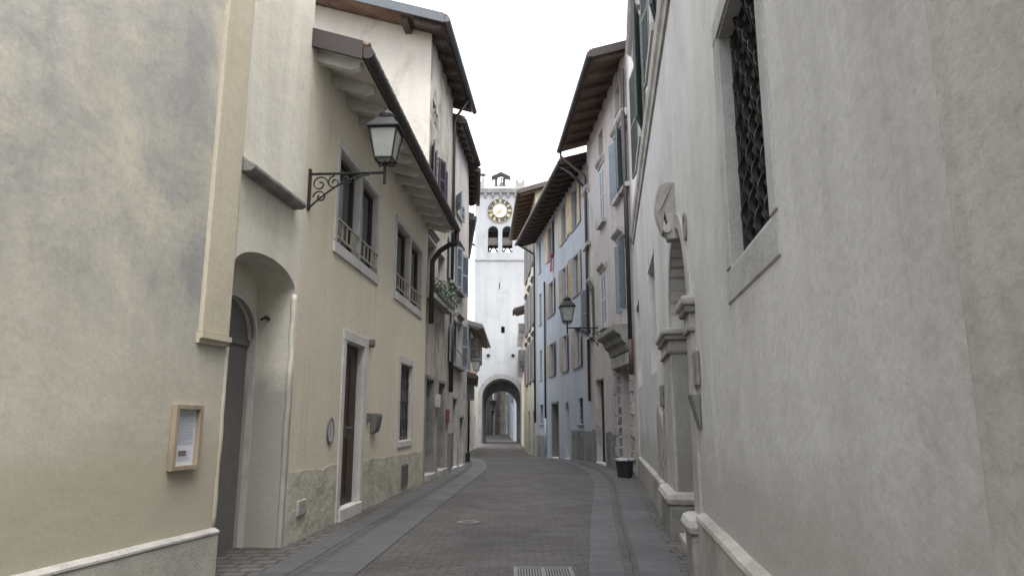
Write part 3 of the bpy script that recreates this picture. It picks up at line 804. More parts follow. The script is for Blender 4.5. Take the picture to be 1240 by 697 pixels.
r = W3.rect((539.8, 495), (545, 512))
mb = MB().box(W3, r[0], r[0] + .3, .02, .05, r[2], r[3]); mb.box(W3, r[0], r[0] + .3, .0, .02, r[3] - .04, r[3])
tag(mb.build('notice_sign', M['red'], None, bevel=.004, org=W3.pt(r[0], 0, r[2])), 'small dark red sign beside the grey house doors', 'sign')

t = thing('planter', W3.pt(b[0], .16, a[2] - .02), 'window box of bushy dark green plants on the grey house ledge', 'planter')
MB().box(W3, a[0] + .25, b[1] + .1, .03, .24, a[2] - .035, a[2] + .14).build('trough', M['slate'], t, bevel=.01)
lf = MB()
for k in range(700):
    u = random.uniform(a[0] + .15, b[1] + .35); q = random.random() ** 1.5
    c = W3.pt(u, .14 + random.gauss(0, .11) + .06, a[2] + .1 + random.gauss(.05, .13) - .2 * max(0, u - b[1] + .1))
    e = Vector((random.gauss(0, 1), random.gauss(0, 1), random.gauss(0, 1))).normalized(); f = e.orthogonal().normalized(); s_ = random.uniform(.025, .055)
    lf.face([c - e * s_, c + f * s_ * .5, c + e * s_, c - f * s_ * .5])
lf.build('foliage', M['leaf'], t)

W4 = Wall((-1.66, 18.3), (-1.42, 21.6)); U = W4.len
h = House('ash_house', 'ash grey house with blue grey shutters and dark eaves, left of the bend', W4)
OV4 = .25
ze4 = 9.5; print('L4 ze', ze4, W4.uz(562, 150, OV4), W4.uz(577, 243, OV4))
for tl, br, sh in (((545, 288), (549, 345), 1), ((553.5, 300), (558, 356), 1), ((545.5, 395), (549, 440), 0), ((553, 388), (557, 445), 1)):
    r = W4.rect(tl, br); r = (r[0], min(r[0] + .85, U - .1), r[2], r[3])
    window(h, r, .15, 'greywood', 'glass', (.08, .02, 'stone'), (.1, .12, .1, 'stonedk'), (.1, .1, .1, .1, 'stonedk'), sh=[('a', 172, 'sh_blue', True), ('b', 160, 'sh_blue', True)] if sh else [('a', 172, 'sh_blue', True)])
r = W4.rect((552, 236), (559, 268)); window(h, (r[0] + .1, r[0] + .9, r[2], r[3]), .15, 'greywood', 'glass', None, (.05, .06, .07, 'stone'), sh=[('a', 150, 'sh_blue', True), ('b', 172, 'sh_blue', True)])
r = W4.rect((547.5, 482), (552, 560)); door(h, (r[0], r[0] + .8, .05, r[3]), .25, 'slate', (.1, .02, 'stone'), (.06, .15, 'coping'), None)
r = W4.rect((556, 505), (558.5, 556)); door(h, (r[0], min(r[0] + .8, U - .15), .0, r[3]), .2, 'slate', (.1, .02, 'stone'), (.06, .15, 'coping'), None)
h.wall(0, U, -1.2, ze4 + OV4 * .31 + .02, 7, M['L4'], .31, 6)
h.roof(0, U, ze4, OV4, .31, 6, (.5, .13, .16, 'rafterdk'), 'raftergr', 'metaldk', v0=-.02, v1=.1)
ragged(W4, 0, .9, -1.2, .95, .06, .02, 14).build('dado', M['R2low'], h.root)
MB().tube([W4.pt(.02, .03, 3.6), W4.pt(.8, .035, 3.3), W4.pt(1.8, .03, 3.15), W4.pt(U, .03, 3.1)], .012, 5).build('cable', M['iron'], h.root)
MB().tube([W4.pt(.02, .03, 7.2), W4.pt(1.2, .03, 6.3), W4.pt(U, .03, 5.9)], .012, 5).build('cable', M['iron'], h.root)

W5 = Wall((-1.42, 21.6), (-1.62, 25.2)); U = W5.len
h = House('bend_house', 'grey house at the left bend, seen as its eaves and edge', W5)
OV5 = .26; ze5 = 9.3
h.wall(0, U, -1.5, ze5 + OV5 * .31 + .02, 7, M['L4'], .31, 6)
h.roof(0, U, ze5, OV5, .31, 6, (.55, .12, .15, 'rafterdk'), 'rafterdk', 'metaldk', v0=0, v1=.1)
W5b = Wall((-1.84, 25.25), (-2.45, 31.5)); U = W5b.len
h = House('low_eave_house', 'lower grey house past the bend with pale wooden eaves', W5b)
OV6 = .36; ze6 = 8.7
h.wall(0, U, -1.6, ze6 + OV6 * .31 + .02, 7, M['L4'], .31, 6)
h.roof(0, U, ze6, OV6, .31, 6, (.45, .11, .14, 'raftergr'), 'raftergr', 'metalgr', v0=.2, v1=.0)

# ------------------------------------------------------------------ left: white houses before the tower
W6 = Wall((-2.62, 41.5), (-2.55, 52.5)); U = W6.len
h = House('white_house', 'white house with grey shutters and a projecting roof, left of the tower', W6)
ze = W6.uz(579, 386, .8)[1]; print('L6 ze', ze, W6.uz(588, 400, .8))
for tl, br, in (((571, 410), (575, 434)), ((578.5, 421), (581.5, 441))):
    r = (1.4, 2.4, 5.0, 6.3) if tl[0] < 575 else (5.2, 6.2, 5.0, 6.3); window(h, r, .15, 'greywood', 'glass', (.1, .02, 'frame'), (.1, .06, .08, 'frame'), sh=[('a', 110, 'sh_grey', True), ('b', 85, 'sh_grey', True)])
for px in (565.5, 579): 
    q = 2.2 if px < 570 else 7.0; door(h, (q, q + 1.0, -.55, 1.6), .2, 'slate', None, None, None)
h.wall(0, U, -1.8, ze + .8 * .31 + .02, 8, M['white'], .31, 7)
h.roof(0, U, ze, .8, .31, 7, (.7, .12, .14, 'raftergr'), 'raftergr', 'metalgr', v0=.5)
h.pipe([W6.pt(.05, .08, ze), W6.pt(.05, .08, -.5)], .06, 'metaldk')
chz = ze + 1.2
MB().lathe(W6.pt(1.5, -1.2, chz), [(.12, -.6), (.12, .5), (.2, .52), (.2, .6), (.02, .75)], 10).build('flue', M['metalgr'], h.root)
W6a = Wall((-2.30, 33.5), (-2.72, 41.4)); U = W6a.len
h = House('low_white_house', 'low white outbuilding with a small sloping roof, below the white house', W6a)
ze = 3.3
for px in (.9, 3.2): window(h, (px, px + .7, .9, 2.0), .15, 'greywood', 'dark', (.08, .02, 'frame'), mull=False)
h.wall(0, U, -1.6, ze + .55 * .31 + .02, 4, M['white'], .31, 4)
h.roof(0, U, ze, .55, .31, 4, (.6, .1, .12, 'raftergr'), 'raftergr', 'metaldk', v0=.2)
q = W6a.pt(.6, .35, 0); zz = (0, 2.63)
sg = thing('hanging_sign', W6a.pt(.6, 0, zz[1]), 'dark square sign board hanging from the low white roof', 'sign')
Ws = Wall((W6a.pt(.6, .0, 0).x, W6a.pt(.6, .0, 0).y), (W6a.pt(.6, .8, 0).x, W6a.pt(.6, .8, 0).y))
MB().box(Ws, .10, .50, -.02, .02, zz[1] - .38, zz[1] + .38).build('board', M['slate'], sg, bevel=.006)
br_ = MB().tube([Ws.pt(0, 0, zz[1] + .46), Ws.pt(.62, 0, zz[1] + .46)], .015, 6)
for u in (.16, .44): br_.tube([Ws.pt(u, 0, zz[1] + .38), Ws.pt(u, 0, zz[1] + .46)], .01, 5)
br_.build('bracket', M['iron'], sg)
lantern(W6, (573, 437), (576, 441), 'small lantern hanging from the white house below its shutters', 'metalgr', 1.5, arm_len=.45, uz=(.8, 4.05))

# black bin by the left bend
gb_ = ground(565.5, 559)
def bin_(p, r0, r1, hh, label, bag=False, rot=.3):
    t = thing('waste_bin', p, label, 'bin')
    MB().lathe(p, [(r0 * 1.414, 0), (r1 * 1.414, hh), (r1 * 1.36, hh), (r0 * 1.3, .02)], 4, rot).build('body', M['blackplastic'], t, bevel=.008)
    rm = MB(); 
    rm.lathe(p, [(r1 * 1.5, hh - .03), (r1 * 1.5, hh + .005), (r1 * 1.34, hh + .005), (r1 * 1.34, hh - .03)], 4, rot); rm.build('rim', M['blackplastic'], t)
    if bag:
        bg_ = MB(); n = 24
        ring = lambda f, z, am: [p + Vector((math.cos(2 * math.pi * k / n) * r1 * f * (1 + am * math.sin(k * 2.7)), math.sin(2 * math.pi * k / n) * r1 * f * (1 + am * math.cos(k * 3.1)), z + am * .05 * math.sin(k * 1.9))) for k in range(n)]
        rs = [ring(1.42, hh - .03, .10), ring(1.42, hh + .012, .08), ring(1.22, hh + .02, .08), ring(.9, hh - .03, .1), ring(.1, hh - .06, .1)]
        i = 0
        for rr_ in rs: bg_.v += rr_
        for a_ in range(4):
            for k in range(n): j = (k + 1) % n; bg_.f.append([a_ * n + k, a_ * n + j, (a_ + 1) * n + j, (a_ + 1) * n + k])
        bg_.build('bag', M['bag'], t, smooth=True)
    return t
bin_(gb_ + Vector((0, 0, .015)), .085, .10, .26, 'low black bin on the pavement at the left bend', rot=.9)

# ------------------------------------------------------------------ clock tower
TY = 65.0
WT = Wall((-80, TY), (80, TY))
tx = lambda px, py: WT.uz(px, py)
uL, uR = tx(575, 300)[0], tx(637.3, 300)[0]; UC = (uL + uR) / 2
ztop = tx(605, 231)[1]
h = House('clock_tower', 'tall whitewashed clock tower with an archway at the end of the street', WT, 'tower')
p = WT.pt(UC, 0, 0); h.root.location = (p.x, p.y, gz(TY)); ORG[h.root.name] = Vector(h.root.location)
au0, au1 = tx(583.5, 500)[0], tx(630.5, 500)[0]; zap = tx(606, 458)[1]; TD = 5.2
rise = (au1 - au0) / 2
print('tower w', uR - uL, 'top', ztop, 'arch', zap, rise)
h.hole(au0, au1, -2.5, zap, TD, rise, False)
bz0, bz1 = tx(600, 305)[1], tx(600, 273.5)[1]
bel = []
for a, b in ((590.8, 603.2), (608.2, 620.6)):
    r = (tx(a, 290)[0], tx(b, 290)[0], bz0, bz1); bel.append(r); h.hole(*r, .5, (r[1] - r[0]) / 2)
sl = (tx(606.8, 400)[0], tx(611.2, 400)[0], tx(608, 403)[1], tx(608, 395)[1]); h.hole(*sl, .6)
sl2 = (tx(604.4, 346)[0], tx(605.4, 346)[0], tx(605, 350)[1], tx(605, 342)[1]); h.hole(*sl2, .5)
ocs = []
for px in (591.3, 621.2):
    u, z = tx(px, 430.5); ocs.append((u, z))
# front, sides, back: belfry storey is open front and back so the sky shows through it
mb = MB()
us = sorted({uL, uR, *[q for b_ in h.holes for q in b_[:2]]}); zs = sorted({-3, ztop, bz0 - .6, bz1 + .4, *[q for b_ in h.holes for q in b_[2:4]]})
for yb, side in ((0, 0), (-TD, 1)):
    for ua, ub in zip(us, us[1:]):
        for za, zb_ in zip(zs, zs[1:]):
            uc, zc = (ua + ub) / 2, (za + zb_) / 2
            if any(q[0] < uc < q[1] and q[2] < zc < q[3] and not (side and q[3] - q[2] < 1.5) for q in h.holes): continue
            mb.face([WT.pt(ua, yb, za), WT.pt(ub, yb, za), WT.pt(ub, yb, zb_), WT.pt(ua, yb, zb_)])
for a, b, c, e, d, arch, bottom in h.holes:
    spz = e - arch
    passes = (c < 0) or arch
    for (y0, y1) in ([(0, -d)] if not passes or c < 0 else [(0, -.5), (-TD + .5, -TD)]):
        if bottom: mb.face([WT.pt(a, y0, c), WT.pt(b, y0, c), WT.pt(b, y1, c), WT.pt(a, y1, c)])
        for q in (a, b): mb.face([WT.pt(q, y0, c), WT.pt(q, y0, spz), WT.pt(q, y1, spz), WT.pt(q, y1, c)])
        if arch:
            arc = arc_pts(a, b, spz, arch, 24)
            for (p_, q), (r, t_) in zip(arc, arc[1:]): mb.face([WT.pt(p_, y0, q), WT.pt(r, y0, t_), WT.pt(r, y1, t_), WT.pt(p_, y1, q)])
        else: mb.face([WT.pt(a, y0, e), WT.pt(b, y0, e), WT.pt(b, y1, e), WT.pt(a, y1, e)])
    if arch:
        arc = arc_pts(a, b, spz, arch, 24)
        for yb in (0, -TD):
            for (p_, q), (r, t_) in zip(arc, arc[1:]): mb.face([WT.pt(p_, yb, q), WT.pt(r, yb, t_), WT.pt(r, yb, e), WT.pt(p_, yb, e)])
for q in (uL, uR): mb.face([WT.pt(q, 0, -3), WT.pt(q, -TD, -3), WT.pt(q, -TD, ztop), WT.pt(q, 0, ztop)])
for z in (bz0 - .02, bz1 + .5, ztop, zap + .6): mb.face([WT.pt(uL, 0, z), WT.pt(uR, 0, z), WT.pt(uR, -TD, z), WT.pt(uL, -TD, z)])
mb.build('wall', M['tower'], h.root)
# inner, lower arch at the far end of the passage
ia0, ia1 = tx(592.0, 500)[0], tx(628.5, 500)[0]
ww = WT.pt(0, 0, 0)
ia0, ia1 = UC - rise * .80, UC + rise * .86; izp = zap - .95
mb = MB(); ar = arc_pts(ia0, ia1, izp - (ia1 - ia0) / 2, (ia1 - ia0) / 2, 20)
for w0, w1 in ((-TD + .05, -TD + .65),):
    for (p_, q), (r, t_) in zip(ar, ar[1:]): mb.panel(WT, [(p_, q), (r, t_), (r, zap + .1), (p_, zap + .1)], w0, w1)
    mb.box(WT, au0 - .02, ia0, w0, w1, -2.5, zap); mb.box(WT, ia1, au1 + .02, w0, w1, -2.5, zap)
mb.build('inner_arch', M['tstone'], h.root)
# archivolt
mb = MB(); rw = .42; spz = zap - rise
ai, ao = arc_pts(au0, au1, spz, rise, 26), arc_pts(au0 - rw, au1 + rw, spz, rise + rw, 26)
for k in range(26): mb.panel(WT, [ai[k], ao[k], ao[k + 1], ai[k + 1]], -.02, .06)
mb.box(WT, au0 - rw, au0, -.02, .06, -2.4, spz); mb.box(WT, au1, au1 + rw, -.02, .06, -2.4, spz)
mb.build('archivolt', M['tstone'], h.root)
# string course, corner edge, cornice with corbels
zc = tx(605, 315)[1]
MB().box(WT, uL - .05, uR + .05, -.02, .07, zc - .06, zc + .06).build('string_course', M['tstone'], h.root)
zc1, zc2 = tx(605, 234)[1], tx(605, 229)[1]
MB().prism(WT, [(-TD - .3, zc1), (.22, zc1), (.30, zc2 - .1), (.30, zc2), (-TD - .3, zc2)], uL - .12, uR + .12).build('cornice', M['tstone'], h.root)
for k in range(7):
    u = uL + (uR - uL) * (k + .35) / 6.7
    MB().prism(WT, [(-.01, zc1 - .45), (.10, zc1 - .45), (.20, zc1 - .2), (.20, zc1 - .005), (-.01, zc1 - .005)], u - .1, u + .1).build('corbel', M['tstone'], h.root)
zt0 = zc2; zt1 = tx(605, 224)[1]
apex = WT.pt(UC, -TD / 2, zt1 + 1.0)
cs = [WT.pt(uL - .1, .3, zt0 + .005), WT.pt(uR + .1, .3, zt0 + .005), WT.pt(uR + .1, -TD - .3, zt0 + .005), WT.pt(uL - .1, -TD - .3, zt0 + .005)]
rf = MB(); rf.v = cs + [apex]; rf.f = [[0, 1, 4], [1, 2, 4], [2, 3, 4], [3, 0, 4], [3, 2, 1, 0]]
rfo = rf.build('roof', M['lead'], h.root)
# bell turret
bz = tx(605, 226)[1]; bt = tx(605, 212.5)[1]
tb = MB(); w_ = -1.2; kz = (TY + 1.2) / TY
for px in (600.6, 610.0): u = UC + (tx(px, 220)[0] - UC) * kz; tb.box(WT, u - .13, u + .13, w_ - .18, w_ + .18, bz - .2, bt + .1)
ua, ub = UC - .72, UC + .72
to = tb.build('bell_turret', M['metaldk'], h.root)
rp = MB(); rp.panel(WT, [(UC - .95, bt + .05), (UC, bt + .48), (UC + .95, bt + .05), (UC + .95, bt + .2), (UC, bt + .66), (UC - .95, bt + .2)], w_ - .5, w_ + .5); rp.build('turret_roof', M['metaldk'], to)
bo = WT.pt(UC + .05, w_, bz + .35)
MB().lathe(bo, [(.27, 0), (.24, .06), (.18, .3), (.13, .45), (.03, .52)], 14).build('bell', M['metalgr'], to, smooth=True)
MB().tube([bo + Vector((0, 0, .5)), bo + Vector((0, 0, 1.0))], .05, 6).tube([bo + Vector((-.6, 0, .85)), bo + Vector((.6, 0, .85))], .04, 6).build('bell_hanger', M['metaldk'], to)
MB().tube([WT.pt(UC, w_, bt + .6), WT.pt(UC, w_, bt + 1.15)], .03, 6).tube([WT.pt(UC - .16, w_, bt + .98), WT.pt(UC + .16, w_, bt + .98)], .025, 6).build('cross', M['iron'], to)
# swallow-tail merlons
def merlon(ua, ub, w):
    z0, z1 = zt0 - .1, tx(605, 216)[1]; c = (ua + ub) / 2
    MB().panel(WT, [(ua, z0), (ub, z0), (ub, z1), (c, z1 - .55), (ua, z1)], w - .22, w + .22).build('merlon', M['stonedk'], h.root)
a0 = tx(581.5, 220)[0]; a1 = tx(587, 220)[0]; merlon(uL - .02, uL + .85, 0); merlon(tx(624, 220)[0], tx(635.5, 220)[0], 0)
merlon(uL - .02, uL + .85, -TD); merlon(uR - .9, uR, -TD)
hb = WT.pt(tx(585, 210)[0], -.1, tx(585, 216)[1] - .3)
MB().tube([hb, hb + Vector((0, 0, .75))], .05, 6).build('siren', M['metalgr'], h.root)
sr = bpy.context.scene.objects['siren']
MB().lathe(hb + Vector((0, 0, .55)), [(.10, 0), (.28, .08), (.30, .2), (.08, .3)], 12).build('siren_horn', M['metalgr'], sr)
# clock
cu, cz = tx(605.3, 255.2); cr = 15.3 * (tx(606.3, 255)[0] - tx(605.3, 255)[0])
cc = WT.pt(cu, 0, cz); print('clock r', cr)
circ = lambda r, n=48: [(cu + r * math.cos(2 * math.pi * k / n), cz + r * math.sin(2 * math.pi * k / n)) for k in range(n)]
ck = MB().panel(WT, circ(cr), .0, .05).build('clock', M['navy'], h.root)
for ra, rb in ((cr, cr * .972), (cr * .585, cr * .545)):
    A, B = circ(ra), circ(rb); rn = MB()
    for k in range(48): j = (k + 1) % 48; rn.panel(WT, [A[k], A[j], B[j], B[k]], .045, .09)
    rn.build('ring', M['gold'], ck)
MB().panel(WT, circ(cr * .53), .05, .07).build('dial_centre', M['dial'], ck)
ROM = ['XII', 'I', 'II', 'III', 'IIII', 'V', 'VI', 'VII', 'VIII', 'IX', 'X', 'XI']
r0, r1 = cr * .645, cr * .91
for k, s_ in enumerate(ROM):
    a = math.pi / 2 - k * math.pi / 6; er = (math.cos(a), math.sin(a)); et = (math.sin(a), -math.cos(a))
    w = {'I': .085, 'V': .17, 'X': .18}; tot = sum(w[c] for c in s_) * cr * .62; nb = MB(); x = -tot / 2; th = cr * .032
    pt2 = lambda xx, rr: (cu + er[0] * rr + et[0] * xx, cz + er[1] * rr + et[1] * xx)
    def bar(xa, xb): nb.panel(WT, [pt2(xa - th, r0), pt2(xa + th, r0), pt2(xb + th, r1), pt2(xb - th, r1)], .05, .085)
    for c in s_:
        cw_ = w[c] * cr * .62
        if c == 'I': bar(x + cw_ / 2, x + cw_ / 2)
        elif c == 'V': bar(x + cw_ / 2, x + th); bar(x + cw_ / 2, x + cw_ - th)
        else: bar(x + th, x + cw_ - th); bar(x + cw_ - th, x + th)
        x += cw_
    nb.build('numeral', M['gold'], ck)
def hand(ang, ln, wd_):
    a = R(90 - ang); er = (math.cos(a), math.sin(a)); et = (-er[1], er[0])
    P2 = lambda r_, t_: (cu + er[0] * r_ + et[0] * t_, cz + er[1] * r_ + et[1] * t_)
    MB().panel(WT, [P2(-.15, -wd_), P2(ln * .6, -wd_), P2(ln * .75, -wd_ * 2.6), P2(ln, 0), P2(ln * .75, wd_ * 2.6), P2(ln * .6, wd_), P2(-.15, wd_)], .10, .13).build('hand', M['gold'], ck)
hand(232, cr * .62, .035)
st_ = MB(); 
pp_ = [(cu + (cr * (.20 if k % 2 else .12)) * math.cos(math.pi * k / 8), cz + (cr * (.20 if k % 2 else .12)) * math.sin(math.pi * k / 8)) for k in range(16)]
st_.panel(WT, pp_, .07, .11).build('sunburst', M['gold'], ck)
# belfry slats (upper part of each opening) and bell frame
for r in bel:
    zm = bz1 - (bz1 - bz0) * .36
    bb = MB(); bb.box(WT, r[0] - .1, r[1] + .1, -1.0, -.9, zm - .75, zm); 
    o = bb.build('belfry_screen', M['raftergr'], h.root)
    MB().box(WT, r[0], r[1], -.35, -.2, zm - .82, zm - .74).build('screen_beam', M['rafterdk'], o)
    fb = MB(); c = (r[0] + r[1]) / 2
    for sgn in (-1, 1):
        fb.tube([WT.pt(c + sgn * .65, -2.4, bz0), WT.pt(c + sgn * .05, -2.4, bz0 + 1.25)], .08, 6)
        fb.tube([WT.pt(c + sgn * .3, -2.6, bz0 + .3), WT.pt(c + sgn * .75, -2.6, bz0 + 1.5)], .07, 6)
    fb.box(WT, r[0] - .4, r[1] + .4, -2.6, -2.2, bz0 + 1.0, bz1)
    fb.build('bell_frame', M['rafterdk'], h.root)
for b_, dd in ((sl, .3), (sl2, .3)):
    MB().box(WT, b_[0], b_[1], -.5, -.4, b_[2], b_[3]).build('window', M['dark'], h.root)
for u, z in ocs:
    cir = [(u + .17 * math.cos(2 * math.pi * k / 20), z + .17 * math.sin(2 * math.pi * k / 20)) for k in range(20)]
    cir2 = [(u + .24 * math.cos(2 * math.pi * k / 20), z + .24 * math.sin(2 * math.pi * k / 20)) for k in range(20)]
    o = MB().panel(WT, cir, -.02, .012).build('oculus', M['dark'], h.root)
    rg = MB()
    for k in range(20): j = (k + 1) % 20; rg.panel(WT, [cir2[k], cir2[j], cir[j], cir[k]], -.01, .05)
    rg.build('oculus_ring', M['tower'], o)
pz_ = tx(573.5, 295)
MB().tube([WT.pt(uL + .02, -.5, pz_[1] - .1), WT.pt(uL - .25, -.45, pz_[1] + .1)], [.08, .12], 8).build('spout', M['iron'], h.root)

# ------------------------------------------------------------------ right: the big pale house with the arched portal
r1x = lambda y: .757 + .1345 * y
YB = 1.45
WR1 = Wall((r1x(YB), YB), (r1x(16.7), 16.7), 'R'); U = WR1.len
h = House('portal_house', 'large pale grey house with a stone arched portal and a grilled window, on the right', WR1)
zs1 = (WR1.uz(780.9, 210)[1] + WR1.uz(769.8, 275)[1] + WR1.uz(811.4, 2)[1]) / 3; zs2 = WR1.uz(775.6, 210)[1]; zs2 = zs1 + .26
print('R1 string', zs1, zs2, WR1.uz(780.9, 210), WR1.uz(769.3, 279), WR1.uz(775.4, 210))
un0 = WR1.uz(849.5, 605)[0] - .12; un1 = WR1.uz(845, 605)[0]; uf0 = WR1.uz(821, 577)[0]; uf1 = WR1.uz(811, 572)[0]
SPZ = 2.30; RD = .62
print('portal u', un0, un1, uf0, uf1)
ris = (uf0 - un1) / 2 + .06
h.hole(un1, uf0, -1, SPZ + ris, RD + .3, ris, False)
gw = WR1.rect((868.6, 45.6), (934, 262.7)); print('grille win', gw)
gwin = window(h, gw, .42, 'greywood', 'dark', (.13, .010, 'r1frame'), None, mull=False)
sl = MB(); sl.prism(WR1, [(-.40, gw[2] - .0), (.006, gw[2] - .015), (.010, gw[2] - .20), (-.01, gw[2] - .22)], gw[0] - .13, gw[1] + .13); sl.build('sill', M['r1frame'], gwin, bevel=.006)
gf_ = MB()
for u in (gw[0] + .03, gw[1] - .03): MB().tube([WR1.pt(u, -.085, gw[2]), WR1.pt(u, -.085, gw[3])], .014, 8).build('grille_bar', M['iron'], gwin)
# wrought lattice of wavy flat bars
n = 9; per = .27
k = 0
for i in range(n + 1):
    gr = MB(); u = gw[0] + (gw[1] - gw[0]) * i / n; hw = (gw[1] - gw[0]) / n * .47
    for sgn in (-1, 1):
        if i in (0, n): continue
        pts = []; z = gw[2]
        while z < gw[3] + .02:
            ph = 2 * math.pi * (z / per) + (math.pi if i % 2 else 0)
            pts.append((u + sgn * hw * (.5 - .5 * math.cos(ph)), z, -.085 + .02 * math.cos(ph))); z += per / 12
        for (ua, za, wa), (ub, zb_, wb) in zip(pts, pts[1:]):
            gr.hexa([WR1.pt(ua - .008, wa - .014, za), WR1.pt(ua + .008, wa - .014, za), WR1.pt(ua + .008, wa + .014, za), WR1.pt(ua - .008, wa + .014, za)],
                    [WR1.pt(ub - .008, wb - .014, zb_), WR1.pt(ub + .008, wb - .014, zb_), WR1.pt(ub + .008, wb + .014, zb_), WR1.pt(ub - .008, wb + .014, zb_)])
    if gr.v: tag(gr.build('grille', M['iron'], gwin))
for tl, br in (((785, 330.7), (797.6, 446)), ((770.6, 376), (777.8, 465))):
    r = WR1.rect(tl, br)
    window(h, r, .16, 'greywood', 'curtain', (.07, .008, 'frame'), None, mull=False)
zn = WR1.uz(848.8, 618)[1]; zn2 = WR1.uz(930, 693.5)[1]; zf = WR1.uz(790, 567)[1]
print('plinth', zn, zn2, zf)
h.wall(0, U, -1.2, zs1, 5, M['R1'])
h.holes = []
ww1 = WR1.rect((771, 76), (780.5, 161)); print('up win', ww1)
zt_, zb_ = ww1[3], ww1[2]
for u0, u1 in ((ww1[0], ww1[1]), (WR1.uz(797, 30)[0], WR1.uz(788, 30)[0])):
    window(h, (u0, u1, zb_, zt_), .18, 'greywood', 'glass', (.12, .03, 'frame'), (.14, .1, .12, 'stone'), (.22, .2, .25, .16, 'stone'), sh=[('a', 168, 'sh_green', True), ('b', 172, 'sh_green', True)])
h.wall(0, U, zs1 - .001, 13.2, 5, M['R1up'], name='upper_wall')
MB().prism(WR1, [(-.01, zs1), (.03, zs1), (.045, zs1 + .08), (.075, zs1 + .12), (.09, zs2 - .03), (.09, zs2), (-.01, zs2 + .03)], 0, U).build('string_course', M['stone'], h.root)
# plinth
for ua, ub, z in ((0, un0 + .02, (zn + zn2) / 2), (uf1, U, zf)):
    MB().prism(WR1, [(-.02, -1), (.06, -1), (.06, z - .05), (.045, z - .045), (-.02, z - .045)], ua, ub).build('plinth', M['plinth'], h.root)
    wprism(WR1, [(-.02, z - .044), (.068, z - .044), (.06, z - .018), (.0, z + .01), (-.02, z + .01)], ua, ub, .004, .2, 4).build('plinth_ledge', M['plinth'], h.root)
ragged(WR1, uf1 + .15, uf1 + 1.9, zf, 1.35, .42, .008, 21).build('bare_patch', M['peel'], h.root)
# portal
po = MB()
for ua, ub in ((un0, un1), (uf0, uf1)): po.box(WR1, ua, ub, -RD, .035, .45, 2.02)
ai, ao = arc_pts(un1, uf0, SPZ, ris, 26), arc_pts(un1 - .15, uf0 + .15, SPZ, ris + .15, 26)
pm = MB(); pm.box(WR1, un0 + .02, un1, -RD, .03, .45, 2.0)
pm = pm.build('portal', M['stone'], h.root, bevel=.012)
MB().box(WR1, uf0, uf1 - .02, -RD, .03, .45, 2.0).build('jamb', M['stone'], pm, bevel=.012)
va = MB()
for k in range(26): va.panel(WR1, [ai[k], ao[k], ao[k + 1], ai[k + 1]], -RD, .016)
va.build('archivolt', M['stone'], pm)
for ua, ub in ((un0, un1), (uf0, uf1)):
    MB().box(WR1, ua - .05, ub + .05, -RD, .11, -.6, .36).build('pedestal', M['stonedk'], pm, bevel=.03)
    MB().box(WR1, ua - .08, ub + .08, -RD - .01, .15, .355, .50).build('pedestal_torus', M['coping'] if False else M['stone'], pm, bevel=.068)
    MB().box(WR1, ua - .02, ub + .02, -RD, .06, 1.995, 2.03).build('necking', M['stonedk'], pm, bevel=.012)
    MB().box(WR1, ua - .01, ub + .01, -RD, .045, 2.03, 2.15).build('impost_block', M['stone'], pm, bevel=.006)
    MB().box(WR1, ua - .06, ub + .06, -RD - .01, .085, 2.15, 2.21).build('impost', M['stonedk'], pm, bevel=.02)
    MB().box(WR1, ua - .09, ub + .09, -RD - .01, .11, 2.21, 2.29).build('impost_top', M['stone'], pm, bevel=.025)
uk = (un1 + uf0) / 2; zk0, zk1 = SPZ + ris - .02, WR1.uz(797, 227, .15)[1]; print('keystone', zk0, zk1)
kp = [(.0, zk1), (.09, zk1), (.14, zk1 - .02), (.175, zk1 - .07), (.195, zk1 - .15), (.20, zk1 - .24), (.19, zk1 - .34), (.165, zk1 - .44), (.135, zk1 - .54), (.105, zk0 + .20), (.085, zk0 + .10), (.08, zk0 + .05), (.11, zk0 - .01), (.08, zk0 - .09), (-.05, zk0 - .08)]
ks = MB(); i0 = len(ks.v); m = len(kp)
hwd = [.12, .13, .14, .145, .145, .14, .13, .115, .10, .09, .085, .085, .09, .085, .085]
ks.v += [WR1.pt(uk - a, w, z) for (w, z), a in zip(kp, hwd)] + [WR1.pt(uk + a, w, z) for (w, z), a in zip(kp, hwd)]
ks.f += [[k, (k + 1) % m, m + (k + 1) % m, m + k] for k in range(m)] + [list(range(m))[::-1], list(range(m, 2 * m))]
ks.build('keystone', M['stone'], pm, bevel=.012)
MB().tube([WR1.pt(uk - .11, .09, zk0 + .02), WR1.pt(uk + .11, .09, zk0 + .02)], .045, 10).build('keystone_scroll', M['stone'], pm)
dp = MB().panel(WR1, [(un1, -.2)] + arc_pts(un1, uf0, SPZ, ris, 16) + [(uf0, -.2)], -RD - .2, -RD - .12).build('door', M['slate'], h.root)
for k in (0, 1):
    for lo, hi in ((.2, 1.0), (1.15, 2.1)):
        a = un1 + (uf0 - un1) * .5 * k
        MB().box(WR1, a + .14, a + (uf0 - un1) * .5 - .14, -RD - .12, -RD - .10, lo, hi).build('door_panel', M['slate'], dp)
MB().box(WR1, un1 - .02, uf0 + .02, -RD - .1, .02, -.4, .085).build('threshold', M['stone'], h.root, bevel=.015)
